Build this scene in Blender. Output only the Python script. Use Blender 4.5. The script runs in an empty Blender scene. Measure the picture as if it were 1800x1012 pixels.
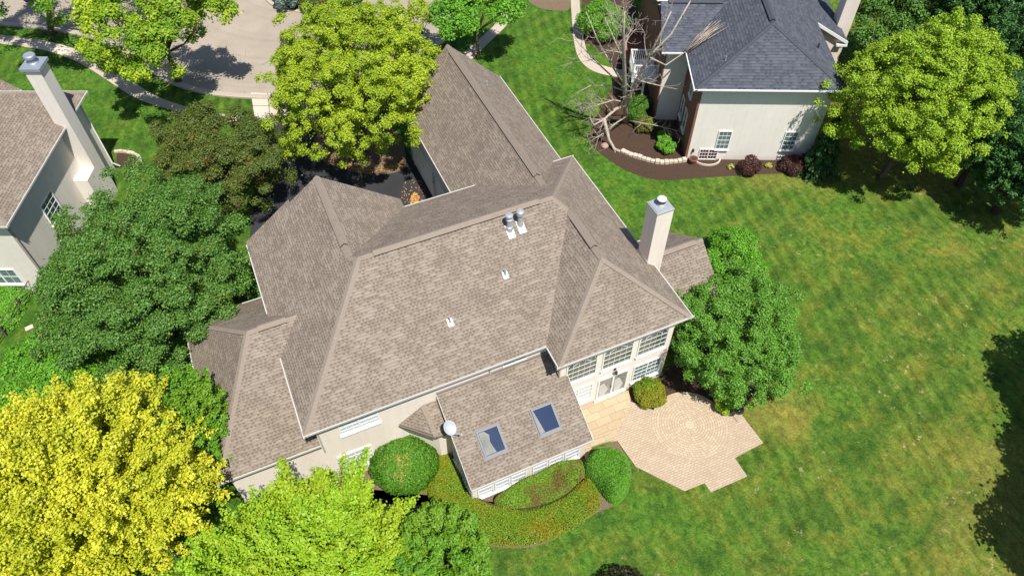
import bpy, math, random
import numpy as np
from math import radians as rad, sin, cos, pi
from mathutils import Vector, Matrix

S = bpy.context.scene
COL = S.collection
# ------------------------------------------------------------------ camera
F, PIT, AZ, H = 1307.0, rad(50.73), rad(24.044), 35.0      # px focal length of the 1800 px picture, tilt, heading, height
_c, _s, _cp, _sp = cos(AZ), sin(AZ), cos(PIT), sin(PIT)
RIGHT = np.array([_c, -_s, 0.0]); FWD = np.array([_s, _c, 0.0])
RM = np.array([RIGHT, -np.array([_sp*_s, _sp*_c, _cp]), np.array([_cp*_s, _cp*_c, -_sp])])   # right, down, forward
CAM = np.array([0.0, 0.0, H])
cam = bpy.data.cameras.new('camera'); cam.sensor_width = 36; cam.lens = 36*F/1800; cam.clip_end = 2000
camo = bpy.data.objects.new('camera', cam); COL.objects.link(camo)
camo.matrix_world = Matrix(((RM[0][0], -RM[1][0], -RM[2][0], 0), (RM[0][1], -RM[1][1], -RM[2][1], 0), (RM[0][2], -RM[1][2], -RM[2][2], H), (0, 0, 0, 1)))
S.camera = camo

def P(u, v, z=0.0):                      # survey: a point of the place at height z, from its bearing in the photograph
    d = RM.T @ np.array([(u-900)/F, (v-506)/F, 1.0]); t = (z-H)/d[2]
    return CAM + t*d
def depth(p): return float((RM @ (np.asarray(p)-CAM))[2])
def hd(x, y, z=0.0):                     # neighbours' frame (turned with the street) -> world
    return RIGHT*x + FWD*y + np.array([0, 0, z])

# ------------------------------------------------------------------ light
SUN_EL, SUN_AZ = rad(63), rad(-86)       # azimuth from +X
sd = Vector((cos(SUN_EL)*cos(SUN_AZ), cos(SUN_EL)*sin(SUN_AZ), sin(SUN_EL)))
sl = bpy.data.lights.new('sun', 'SUN'); sl.energy = 5.0; sl.angle = rad(0.5); sl.color = (1.0, 0.955, 0.88)
so = bpy.data.objects.new('sun', sl); COL.objects.link(so)
so.rotation_euler = sd.to_track_quat('Z', 'Y').to_euler()
W = bpy.data.worlds.new('World'); S.world = W; W.use_nodes = True
wn = W.node_tree; bg = wn.nodes['Background']; sk = wn.nodes.new('ShaderNodeTexSky')
sk.sky_type = 'NISHITA'; sk.sun_disc = False; sk.sun_elevation = SUN_EL; sk.sun_rotation = math.atan2(sd.x, sd.y)
wn.links.new(sk.outputs[0], bg.inputs[0]); bg.inputs[1].default_value = 0.085; sk.ozone_density = 4.0
S.view_settings.view_transform = 'Standard'; S.view_settings.look = 'None'
S.view_settings.exposure = 0.32; S.view_settings.gamma = 1.0
S.cycles.max_bounces = 6; S.cycles.transparent_max_bounces = 8
S.cycles.use_denoising = True

# ------------------------------------------------------------------ materials
class NT:
    def __init__(s, name, rough=0.8, spec=0.3):
        m = bpy.data.materials.new(name); m.use_nodes = True; s.m = m; s.t = m.node_tree
        s.b = s.t.nodes['Principled BSDF']; s.b.inputs['Roughness'].default_value = rough
        s.b.inputs['Specular IOR Level'].default_value = spec
    def n(s, ty, props=None, **ins):
        nd = s.t.nodes.new('ShaderNode'+ty)
        for k, v in (props or {}).items(): setattr(nd, k, v)
        for k, v in ins.items():
            i = nd.inputs[int(k[1:])] if k[0] == 'i' and k[1:].isdigit() else nd.inputs[k.replace('_', ' ')]
            s.put(i, v)
        return nd
    def put(s, i, v):
        if isinstance(v, bpy.types.NodeSocket): s.t.links.new(v, i)
        elif isinstance(v, tuple) and len(v) == 3 and i.type == 'RGBA': i.default_value = (*v, 1)
        else: i.default_value = v
    def math(s, op, a, b=0.0, c=0.0, clamp=False): return s.n('Math', {'operation': op, 'use_clamp': clamp}, i0=a, i1=b, i2=c).outputs[0]
    def noise(s, vec, scale, detail=3, rough=0.55, dist=0.0): return s.n('TexNoise', None, Vector=vec, Scale=scale, Detail=detail, Roughness=rough, Distortion=dist).outputs[0]
    def ramp(s, fac, stops, interp='LINEAR'):
        nd = s.n('ValToRGB', None, Fac=fac); r = nd.color_ramp; r.interpolation = interp
        while len(r.elements) < len(stops): r.elements.new(0.5)
        for e, (p, c) in zip(r.elements, stops): e.position = p; e.color = (*c, 1) if len(c) == 3 else c
        return nd.outputs[0]
    def mix(s, f, a, b, bt='MIX'):
        nd = s.n('Mix', {'data_type': 'RGBA', 'blend_type': bt})
        s.put(nd.inputs[0], f); s.put(nd.inputs[6], a); s.put(nd.inputs[7], b); return nd.outputs[2]
    def mr(s, v, a, b, c=0.0, d=1.0): return s.n('MapRange', None, i0=v, i1=a, i2=b, i3=c, i4=d).outputs[0]
    def uv(s): return s.n('UVMap').outputs[0]
    def pos(s): return s.n('NewGeometry').outputs[0]
    def scaled(s, vec, x, y, z, rot=0.0): return s.n('Mapping', None, Vector=vec, Scale=(x, y, z), Rotation=(0, 0, rot)).outputs[0]
    def bump(s, h, dist, strength=1.0):
        s.put(s.b.inputs['Normal'], s.n('Bump', None, Strength=strength, Distance=dist, Height=h).outputs[0])
    def col(s, c): s.put(s.b.inputs['Base Color'], c); return s
def g(v): return (v, v, v)

def shingle(name, dark, light, accent, cap=False, row=0.145, wcell=0.19, prob=0.66, cvar=0.5):
    k = NT(name, 0.9, 0.15); uv = k.uv(); sep = k.n('SeparateXYZ', None, Vector=uv)
    v = k.math('DIVIDE', sep.outputs[1], row); rw = k.math('FLOOR', v); fr = k.math('FRACT', v)
    ro = k.n('TexWhiteNoise', {'noise_dimensions': '1D'}, W=rw).outputs[0]
    u = k.math('ADD', k.math('DIVIDE', sep.outputs[0], wcell), k.math('MULTIPLY', ro, 9.0))
    cl = k.math('FLOOR', u)
    cell = k.n('TexWhiteNoise', {'noise_dimensions': '2D'}, Vector=k.n('CombineXYZ', None, X=cl, Y=rw).outputs[0]).outputs[0]
    big = k.n('TexWhiteNoise', {'noise_dimensions': '2D'}, Vector=k.n('CombineXYZ', None, X=k.math('FLOOR', k.math('DIVIDE', u, 3.0)), Y=rw).outputs[0]).outputs[0]
    patch = k.noise(k.pos(), 0.5, 3); patch2 = k.noise(k.pos(), 1.1, 4, 0.6)
    grit = k.noise(k.scaled(uv, 1, 1, 1), 60.0, 2)
    val = k.math('ADD', k.math('MULTIPLY', cell, 0.70), k.math('MULTIPLY', big, 0.16))
    val = k.math('ADD', val, k.math('MULTIPLY', k.math('SUBTRACT', patch, 0.5), 0.5))
    if cap:
        c = k.mix(k.math('ADD', k.math('MULTIPLY', cell, 0.35), k.math('MULTIPLY', grit, 0.3)), accent, light)
    else:
        fu = k.math('FRACT', u)
        c = k.mix(k.mr(k.math('ADD', k.math('MULTIPLY', patch2, 0.75), k.math('MULTIPLY', big, 0.3)), 0.34, 0.78), light, accent)
        c = k.mix(k.math('MULTIPLY', k.math('SUBTRACT', cell, 0.5), cvar), c, tuple(x*1.2 for x in light))
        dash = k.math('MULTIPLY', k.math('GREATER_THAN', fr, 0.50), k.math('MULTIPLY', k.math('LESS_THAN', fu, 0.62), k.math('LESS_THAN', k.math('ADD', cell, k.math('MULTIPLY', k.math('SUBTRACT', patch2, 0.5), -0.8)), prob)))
        c = k.mix(k.math('MULTIPLY', dash, 0.62), c, dark)  # dashes paint the tabs' drop shadows into the colour, with the printed blend
        c = k.mix(k.math('MULTIPLY', k.math('LESS_THAN', fr, 0.2), 0.42), c, tuple(x*0.6 for x in dark))  # dark butt edge, with its shadow line painted into each course
    c = k.mix(k.math('MULTIPLY', k.math('SUBTRACT', grit, 0.5), 0.7), c, tuple(x*1.35 for x in light))
    st = k.noise(k.scaled(k.pos(), 1.0, 1.0, 0.25), 1.3, 4)
    c = k.mix(k.mr(st, 0.55, 0.8, 0, 0.22), c, tuple(x*0.7 for x in dark))
    k.col(c)
    hgt = k.math('ADD', k.math('MULTIPLY', k.math('SUBTRACT', 1.0, fr), 0.8), k.math('MULTIPLY', k.math('GREATER_THAN', cell, 0.5), 0.6))
    k.bump(k.math('ADD', hgt, k.math('MULTIPLY', grit, 0.3)), 0.014, 0.8)
    return k.m

M = {}
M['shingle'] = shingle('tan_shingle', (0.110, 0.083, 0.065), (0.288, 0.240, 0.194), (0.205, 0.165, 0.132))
M['shingle_cap'] = shingle('tan_ridge_shingle', (0.14, 0.108, 0.088), (0.285, 0.237, 0.193), (0.25, 0.205, 0.167), cap=True)
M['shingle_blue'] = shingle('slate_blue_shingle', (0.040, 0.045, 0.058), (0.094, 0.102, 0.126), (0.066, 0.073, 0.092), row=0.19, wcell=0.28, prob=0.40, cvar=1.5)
M['cap_blue'] = shingle('slate_blue_ridge', (0.04, 0.044, 0.058), (0.078, 0.083, 0.104), (0.066, 0.071, 0.09), cap=True)

def plain(name, c, rough=0.6, spec=0.3, metal=0.0, var=0.12, vs=3.0, bmp=0.0, bs=40.0):
    k = NT(name, rough, spec); k.b.inputs['Metallic'].default_value = metal
    n = k.noise(k.pos(), vs, 4); k.col(k.mix(n, tuple(x*(1-var) for x in c), tuple(min(1, x*(1+var)) for x in c)))
    if bmp: k.bump(k.noise(k.pos(), bs, 3), bmp, 0.6)
    return k.m
def stucco(name, c, stain):
    k = NT(name, 0.9, 0.2); p = k.pos()
    a = k.noise(k.scaled(p, 1, 1, 0.35), 0.9, 4); b = k.noise(p, 14.0, 3)
    cc = k.mix(k.mr(a, 0.35, 0.75), c, stain); cc = k.mix(k.mr(b, 0.3, 0.7, 0, 0.16), cc, tuple(x*0.7 for x in c)); cc = k.mix(k.mr(k.noise(k.scaled(p, 5.0, 5.0, 0.16), 1.0, 4, 0.6), 0.52, 0.72, 0, 0.16), cc, tuple(x*0.62 for x in c)); cc = k.mix(k.mr(k.noise(p, 2.2, 4, 0.6), 0.45, 0.75, 0, 0.18), cc, tuple(x*0.74 for x in c))
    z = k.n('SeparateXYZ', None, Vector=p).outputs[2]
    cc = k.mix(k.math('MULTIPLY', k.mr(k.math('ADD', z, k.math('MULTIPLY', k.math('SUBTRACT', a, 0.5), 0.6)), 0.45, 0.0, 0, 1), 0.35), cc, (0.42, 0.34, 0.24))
    k.col(cc); k.bump(k.noise(p, 45.0, 3), 0.01, 0.5); return k.m
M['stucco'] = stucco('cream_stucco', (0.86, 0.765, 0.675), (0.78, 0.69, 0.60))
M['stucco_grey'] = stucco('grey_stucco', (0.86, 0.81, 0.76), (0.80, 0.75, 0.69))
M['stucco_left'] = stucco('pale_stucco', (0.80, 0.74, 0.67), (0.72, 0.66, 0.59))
M['white'] = plain('white_trim', (0.84, 0.84, 0.83), 0.5, 0.3, var=0.05)
M['fascia'] = plain('gutter_white', (0.52, 0.50, 0.47), 0.5, 0.3, var=0.06)
M['metal'] = plain('galvanised_metal', (0.46, 0.48, 0.51), 0.45, 0.5, 0.4, var=0.12, vs=8)
M['darkmetal'] = plain('dark_metal', (0.045, 0.045, 0.05), 0.4, 0.5, 0.4)
M['black'] = plain('black_gap', (0.012, 0.011, 0.011), 0.9, 0.1)
M['dish'] = plain('dish_grey', (0.42, 0.45, 0.50), 0.4, 0.4, var=0.04)
M['skyframe'] = plain('skylight_frame', (0.20, 0.20, 0.21), 0.6, 0.3, 0.0)
def glass(name, c, rough=0.06, spec=0.6, var=0.3):
    k = NT(name, rough, spec); n = k.noise(k.pos(), 1.1, 2)
    k.col(k.mix(n, tuple(x*(1-var) for x in c), tuple(x*(1+var) for x in c)))
    k.b.inputs['Coat Weight'].default_value = 0.5; k.b.inputs['Coat Roughness'].default_value = 0.03
    k.bump(k.noise(k.pos(), 1.7, 1), 0.01, 0.12); return k.m
M['glass'] = glass('green_dark_glass', (0.085, 0.115, 0.09), var=0.4)
M['glass_blue'] = glass('blue_dark_glass', (0.012, 0.03, 0.075), 0.04)
M['glass_blind'] = glass('glass_over_white_blind', (0.62, 0.64, 0.66), 0.15, 0.5, 0.08)
M['glass_grey'] = glass('grey_curtained_glass', (0.13, 0.19, 0.20), 0.08, 0.5, 0.35)
M['glass_tan'] = glass('glass_over_room', (0.22, 0.22, 0.20), 0.06, 0.5, 0.5)
M['glass_red'] = glass('glass_over_red_room', (0.10, 0.022, 0.024), 0.08, 0.4, 0.4)
def brickmat(name, c1, c2, mort, bw, bh, ms, rot=0.0, rough=0.85, usepos=False, var=0.25, bmp=0.006):
    k = NT(name, rough, 0.2); vec = k.scaled(k.pos() if usepos else k.uv(), 1, 1, 1, rot)
    t = k.n('TexBrick', {'offset': 0.5}, Vector=vec, Color1=c1, Color2=c2, Mortar=mort, Scale=1.0, Mortar_Size=ms, Bias=0.0, Brick_Width=bw, Row_Height=bh)
    n = k.noise(k.pos(), 1.3, 5); n2 = k.noise(k.pos(), 25.0, 2)
    c = k.mix(k.mr(n, 0.3, 0.75, 0, var), t.outputs[0], tuple(x*0.6 for x in c2))
    c = k.mix(k.mr(n2, 0.3, 0.8, 0, 0.2), c, tuple(min(1, x*1.25) for x in c1))
    k.col(c); k.bump(k.math('ADD', k.math('SUBTRACT', 1.0, t.outputs[1]), k.math('MULTIPLY', n2, 0.3)), bmp, 0.8); return k.m
M['brick'] = brickmat('red_brick', (0.24, 0.075, 0.045), (0.17, 0.05, 0.035), (0.30, 0.24, 0.20), 0.22, 0.075, 0.012)
M['brickpave'] = brickmat('red_brick_paving', (0.36, 0.10, 0.055), (0.25, 0.07, 0.04), (0.30, 0.22, 0.18), 0.2, 0.1, 0.01)
M['paver'] = brickmat('tan_paver', (0.54, 0.425, 0.305), (0.46, 0.355, 0.25), (0.29, 0.22, 0.155), 0.24, 0.12, 0.012, var=0.38)
M['paver_big'] = brickmat('tan_flagstone', (0.52, 0.41, 0.275), (0.42, 0.32, 0.205), (0.30, 0.225, 0.15), 0.85, 0.42, 0.012, var=0.22)

def concrete(name, c, crack=0.25, joint=None, rings=None):
    k = NT(name, 0.9, 0.2); p = k.pos()
    a = k.noise(p, 0.35, 5); b = k.noise(p, 6.0, 4)
    cc = k.mix(k.mr(a, 0.3, 0.7), tuple(x*0.86 for x in c), tuple(x*1.08 for x in c))
    cc = k.mix(k.mr(b, 0.35, 0.8, 0, 0.3), cc, tuple(x*0.72 for x in c))
    if crack:
        vo = k.n('TexVoronoi', {'feature': 'DISTANCE_TO_EDGE'}, Vector=k.mix(0.12, p, k.n('TexNoise', None, Vector=p, Scale=0.9, Detail=4.0).outputs[1], 'ADD'), Scale=0.24).outputs[0]
        cc = k.mix(k.math('MULTIPLY', k.math('LESS_THAN', vo, 0.0045), k.math('MULTIPLY', k.mr(k.noise(p, 0.3, 2), 0.45, 0.6), crack)), cc, g(0.05))
    if rings is not None:
        d = k.n('VectorMath', {'operation': 'DISTANCE'}, i0=p, i1=tuple(float(x) for x in rings)).outputs[1]
        w = k.noise(k.n('CombineXYZ', None, X=k.math('MULTIPLY', d, 1.6), Y=0.0, Z=0.0).outputs[0], 1.0, 3)
        cc = k.mix(k.mr(w, 0.5, 0.75, 0, 0.35), cc, tuple(x*0.55 for x in c))
    k.col(cc); k.bump(b, 0.006, 0.5); return k.m
M['street'] = concrete('street_concrete', (0.37, 0.315, 0.255), 0.35, rings=P(545, -50))
M['walk'] = concrete('sidewalk_concrete', (0.50, 0.42, 0.345), 0.0)
M['walk_new'] = concrete('new_concrete', (0.60, 0.52, 0.43), 0.0)
M['asphalt'] = concrete('sealed_asphalt', (0.040, 0.040, 0.044), 0.0)
M['stone'] = plain('pale_edging_stone', (0.55, 0.47, 0.37), 0.9, 0.2, var=0.25, vs=4, bmp=0.02, bs=14)
M['terracotta'] = plain('terracotta', (0.26, 0.11, 0.065), 0.8, 0.2, var=0.2)
M['bluewood'] = plain('pale_deck_paint', (0.70, 0.71, 0.72), 0.6, 0.3)  # pale grey paint of the side deck, slight random variation
def mulch(name, a, b, c):
    k = NT(name, 0.95, 0.1); p = k.pos()
    n = k.noise(p, 18.0, 5, 0.7); n2 = k.noise(p, 0.7, 3)
    cc = k.ramp(n, [(0.3, a), (0.52, b), (0.72, c)]); cc = k.mix(k.mr(n2, 0.35, 0.75, 0, 0.5), cc, b)
    k.col(cc); k.bump(n, 0.05, 0.9); return k.m
M['mulch'] = mulch('dark_mulch', (0.028, 0.018, 0.013), (0.075, 0.048, 0.034), (0.16, 0.105, 0.072))
M['mulch_light'] = mulch('weathered_mulch', (0.08, 0.058, 0.042), (0.19, 0.135, 0.09), (0.38, 0.27, 0.165))

STRIPE, STRIPE2 = rad(16), rad(71)        # mowing directions
def lawn():
    k = NT('mown_grass', 0.95, 0.1); p = k.pos(); sp = k.n('SeparateXYZ', None, Vector=p)
    big = k.noise(p, 0.11, 5, 0.6); med = k.noise(p, 0.55, 5, 0.62, 0.6); tuft = k.noise(p, 3.2, 4, 0.65)
    fine = k.noise(k.scaled(p, 22.0, 7.0, 10.0, 0.5), 1.0, 3, 0.7); fine2 = k.noise(k.scaled(p, 6.0, 21.0, 10.0, 0.25), 1.0, 3, 0.7)
    strand = k.math('MULTIPLY_ADD', fine, 0.5, k.math('MULTIPLY', fine2, 0.5))
    streak = k.noise(k.scaled(p, 3.4, 1.2, 2.0, 0.45), 1.0, 5, 0.68)
    tf = k.math('MULTIPLY_ADD', tuft, 0.5, k.math('MULTIPLY', streak, 0.5))
    lush = k.mix(k.mr(tf, 0.40, 0.60), (0.032, 0.112, 0.011), (0.112, 0.250, 0.026))
    oliv = k.mix(k.mr(tf, 0.40, 0.60), (0.044, 0.112, 0.012), (0.155, 0.245, 0.034))
    # the back lawn on the right is drier than the watered strips round the street
    dr = k.math('ADD', k.math('MULTIPLY', sp.outputs[0], 0.55), k.math('MULTIPLY', sp.outputs[1], -0.6))   # grows towards the open back lawn
    dry = k.mr(k.math('ADD', dr, k.math('MULTIPLY', k.math('SUBTRACT', big, 0.5), 36.0)), -7.0, 9.0)
    c = k.mix(dry, lush, oliv)
    c = k.mix(k.math('MULTIPLY', k.mr(med, 0.47, 0.62, 0, 0.9), k.mr(dry, 0, 1, 0.3, 1)), c, k.mix(k.mr(tf, 0.38, 0.62), (0.115, 0.130, 0.016), (0.29, 0.285, 0.045)))
    c = k.mix(k.mr(k.noise(p, 0.36, 5, 0.66), 0.50, 0.62, 0, 0.75), c, k.mix(k.mr(tf, 0.38, 0.62), (0.022, 0.070, 0.010), (0.060, 0.145, 0.020)))
    c = k.mix(k.mr(k.noise(p, 0.9, 4, 0.66), 0.55, 0.66, 0, 0.6), c, (0.020, 0.062, 0.010))
    for sa_, sc_, am in ((STRIPE, 1.15, 0.40), (STRIPE2, 0.6, 0.28)):
        w = k.n('TexWave', {'wave_type': 'BANDS', 'bands_direction': 'X', 'wave_profile': 'SIN'}, Vector=k.scaled(p, 1, 1, 1, sa_), Scale=0.32*sc_, Distortion=1.6, Detail=2.0, Detail_Scale=0.35).outputs[1]
        fade = k.mr(k.noise(p, 0.12, 3), 0.40, 0.60)
        c = k.mix(k.math('MULTIPLY', k.mr(w, 0.35, 0.75, 0, am), fade), c, (0.020, 0.058, 0.007))
        c = k.mix(k.math('MULTIPLY', k.mr(w, 0.35, 0.1, 0, am*0.5), fade), c, (0.20, 0.26, 0.04))
    bare = k.math('MULTIPLY', k.mr(k.noise(p, 1.9, 5, 0.7, 0.15), 0.60, 0.66), k.math('MULTIPLY', dry, k.mr(k.noise(p, 0.2, 2), 0.45, 0.56)))
    c = k.mix(k.math('MULTIPLY', bare, 0.8), c, (0.46, 0.36, 0.18))
    wide = k.mr(k.math('MULTIPLY', k.noise(p, 0.45, 4, 0.6), k.mr(k.noise(p, 0.055, 2), 0.40, 0.62)), 0.30, 0.46)
    c = k.mix(k.math('MULTIPLY', k.math('MULTIPLY', wide, dry), 0.55), c, k.mix(k.mr(tf, 0.4, 0.6), (0.20, 0.165, 0.03), (0.38, 0.33, 0.08)))
    c = k.mix(k.mr(strand, 0.40, 0.52, 0.5, 0.0), c, (0.014, 0.045, 0.005))
    c = k.mix(k.mr(strand, 0.52, 0.66, 0.0, 0.4), c, (0.25, 0.33, 0.06))
    k.col(c); k.bump(k.math('ADD', strand, k.math('MULTIPLY', tuft, 0.8)), 0.10, 0.9); return k.m
M['lawn'] = lawn()
def bark(name, a, b):
    k = NT(name, 0.95, 0.1); n = k.noise(k.scaled(k.pos(), 6, 6, 1.2), 2.0, 5, 0.65)
    k.col(k.mix(k.mr(n, 0.3, 0.7), a, b)); k.bump(n, 0.04, 0.8); return k.m
M['bark'] = bark('brown_bark', (0.07, 0.05, 0.035), (0.20, 0.15, 0.105))
M['bark_pale'] = bark('dead_pale_bark', (0.24, 0.20, 0.16), (0.56, 0.49, 0.40))
M['bark_dark'] = bark('dark_bark', (0.03, 0.024, 0.018), (0.09, 0.07, 0.05))

def leafmat(name, stops, spot=None, spot_amt=0.0, trans=0.28, patch=None, patch_amt=0.5, pscale=0.35):
    k = NT(name, 0.5, 0.35); r = k.n('NewGeometry').outputs['Random Per Island']
    c = k.ramp(r, stops); p = k.pos()
    n = k.noise(p, 1.1, 3)
    if patch: c = k.mix(k.mr(k.noise(p, pscale, 3), 0.42, 0.62, 0, patch_amt), c, k.mix(r, patch, tuple(x*0.65 for x in patch)))
    if spot: c = k.mix(k.math('MULTIPLY', k.mr(k.noise(p, 0.9, 3, 0.6), 0.58, 0.64), k.math('MULTIPLY', k.math('GREATER_THAN', k.n('TexWhiteNoise', {'noise_dimensions': '1D'}, W=r).outputs[0], 1.0-spot_amt), 1.0)), c, k.mix(r, spot, tuple(x*0.55 for x in spot)))
    k.col(c)
    tr = k.n('BsdfTranslucent'); k.put(tr.inputs[0], c)
    mx = k.n('MixShader'); k.put(mx.inputs[0], trans)
    k.t.links.new(k.b.outputs[0], mx.inputs[1]); k.t.links.new(tr.outputs[0], mx.inputs[2])
    k.t.links.new(mx.outputs[0], k.t.nodes['Material Output'].inputs[0]); return k.m
def st(*cs): return [(i/(len(cs)-1), c) for i, c in enumerate(cs)]
L = {}
L['yellow'] = leafmat('golden_leaves', st((0.38, 0.39, 0.012), (0.62, 0.62, 0.026), (0.78, 0.76, 0.07), (0.53, 0.54, 0.018)), patch=(0.44, 0.53, 0.02), patch_amt=0.65)
L['lime'] = leafmat('lime_leaves', st((0.14, 0.32, 0.012), (0.28, 0.48, 0.018), (0.41, 0.58, 0.03), (0.21, 0.41, 0.015)), patch=(0.46, 0.55, 0.02), patch_amt=0.5)
L['limegreen'] = leafmat('spring_green_leaves', st((0.06, 0.20, 0.012), (0.13, 0.31, 0.02), (0.2, 0.4, 0.025)), patch=(0.24, 0.40, 0.02), patch_amt=0.5)
L['ygreen'] = leafmat('yellow_green_leaves', st((0.20, 0.33, 0.012), (0.35, 0.48, 0.02), (0.50, 0.58, 0.035), (0.40, 0.50, 0.02)), patch=(0.24, 0.40, 0.02), patch_amt=0.5)
L['ygreen2'] = leafmat('gold_green_leaves', st((0.17, 0.32, 0.012), (0.33, 0.48, 0.02), (0.50, 0.61, 0.035), (0.38, 0.52, 0.02)), patch=(0.13, 0.32, 0.02), patch_amt=0.75, pscale=0.22)
L['tgreen'] = leafmat('golden_green_leaves', st((0.12, 0.26, 0.014), (0.25, 0.43, 0.022), (0.46, 0.58, 0.04), (0.30, 0.48, 0.022)), patch=(0.34, 0.50, 0.025), patch_amt=0.6, pscale=0.22)
L['mid'] = leafmat('mid_green_leaves', st((0.04, 0.13, 0.012), (0.09, 0.23, 0.02), (0.15, 0.31, 0.03)))
L['dark'] = leafmat('deep_green_leaves', st((0.034, 0.10, 0.014), (0.075, 0.19, 0.025), (0.13, 0.28, 0.04), (0.20, 0.36, 0.07)), spot=(0.36, 0.20, 0.03), spot_amt=0.10)
L['olive'] = leafmat('olive_leaves', st((0.06, 0.085, 0.015), (0.115, 0.155, 0.025), (0.17, 0.22, 0.035)), spot=(0.42, 0.15, 0.025), spot_amt=0.28, patch=(0.10, 0.18, 0.03))
L['wood'] = leafmat('woodland_green_leaves', st((0.06, 0.18, 0.015), (0.13, 0.32, 0.03), (0.23, 0.45, 0.06)))
L['bright'] = leafmat('bright_green_leaves', st((0.07, 0.23, 0.014), (0.13, 0.36, 0.02), (0.22, 0.47, 0.035)))
L['needle'] = leafmat('evergreen_needles', st((0.014, 0.05, 0.010), (0.035, 0.105, 0.02), (0.07, 0.17, 0.035)), trans=0.1)
L['box'] = leafmat('clipped_shrub_leaves', st((0.05, 0.17, 0.010), (0.10, 0.29, 0.018), (0.17, 0.39, 0.03)))
L['boxfl'] = leafmat('shrub_leaves_with_fallen_leaves', st((0.05, 0.16, 0.012), (0.10, 0.27, 0.018), (0.16, 0.36, 0.03)), spot=(0.70, 0.50, 0.14), spot_amt=0.25)
L['yew'] = leafmat('olive_yew_leaves', st((0.09, 0.19, 0.010), (0.17, 0.29, 0.012), (0.27, 0.37, 0.018)), patch=(0.36, 0.29, 0.012), patch_amt=0.7, pscale=0.7)
L['mixed'] = leafmat('mixed_shrub_leaves', st((0.08, 0.17, 0.014), (0.16, 0.31, 0.02), (0.26, 0.40, 0.03)), patch=(0.22, 0.13, 0.04), patch_amt=0.8, pscale=0.9)
L['darkmix'] = leafmat('dark_bronze_leaves', st((0.012, 0.016, 0.008), (0.03, 0.035, 0.014), (0.10, 0.085, 0.03)))
L['red'] = leafmat('dark_red_leaves', st((0.035, 0.012, 0.013), (0.075, 0.028, 0.024), (0.13, 0.06, 0.04)))
L['feather'] = leafmat('feathery_needles', st((0.016, 0.06, 0.012), (0.04, 0.125, 0.022), (0.085, 0.215, 0.04), (0.05, 0.15, 0.03)), trans=0.15)
L['bluegreen'] = leafmat('blue_spruce_needles', st((0.06, 0.11, 0.09), (0.12, 0.19, 0.16), (0.19, 0.27, 0.23)), trans=0.1)
L['yell_small'] = leafmat('pale_hosta_leaves', st((0.35, 0.42, 0.08), (0.55, 0.58, 0.15), (0.45, 0.5, 0.1)))
L['fallen'] = leafmat('fallen_orange_leaves', st((0.40, 0.16, 0.04), (0.62, 0.36, 0.12), (0.55, 0.25, 0.05)), trans=0.0)

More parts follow.
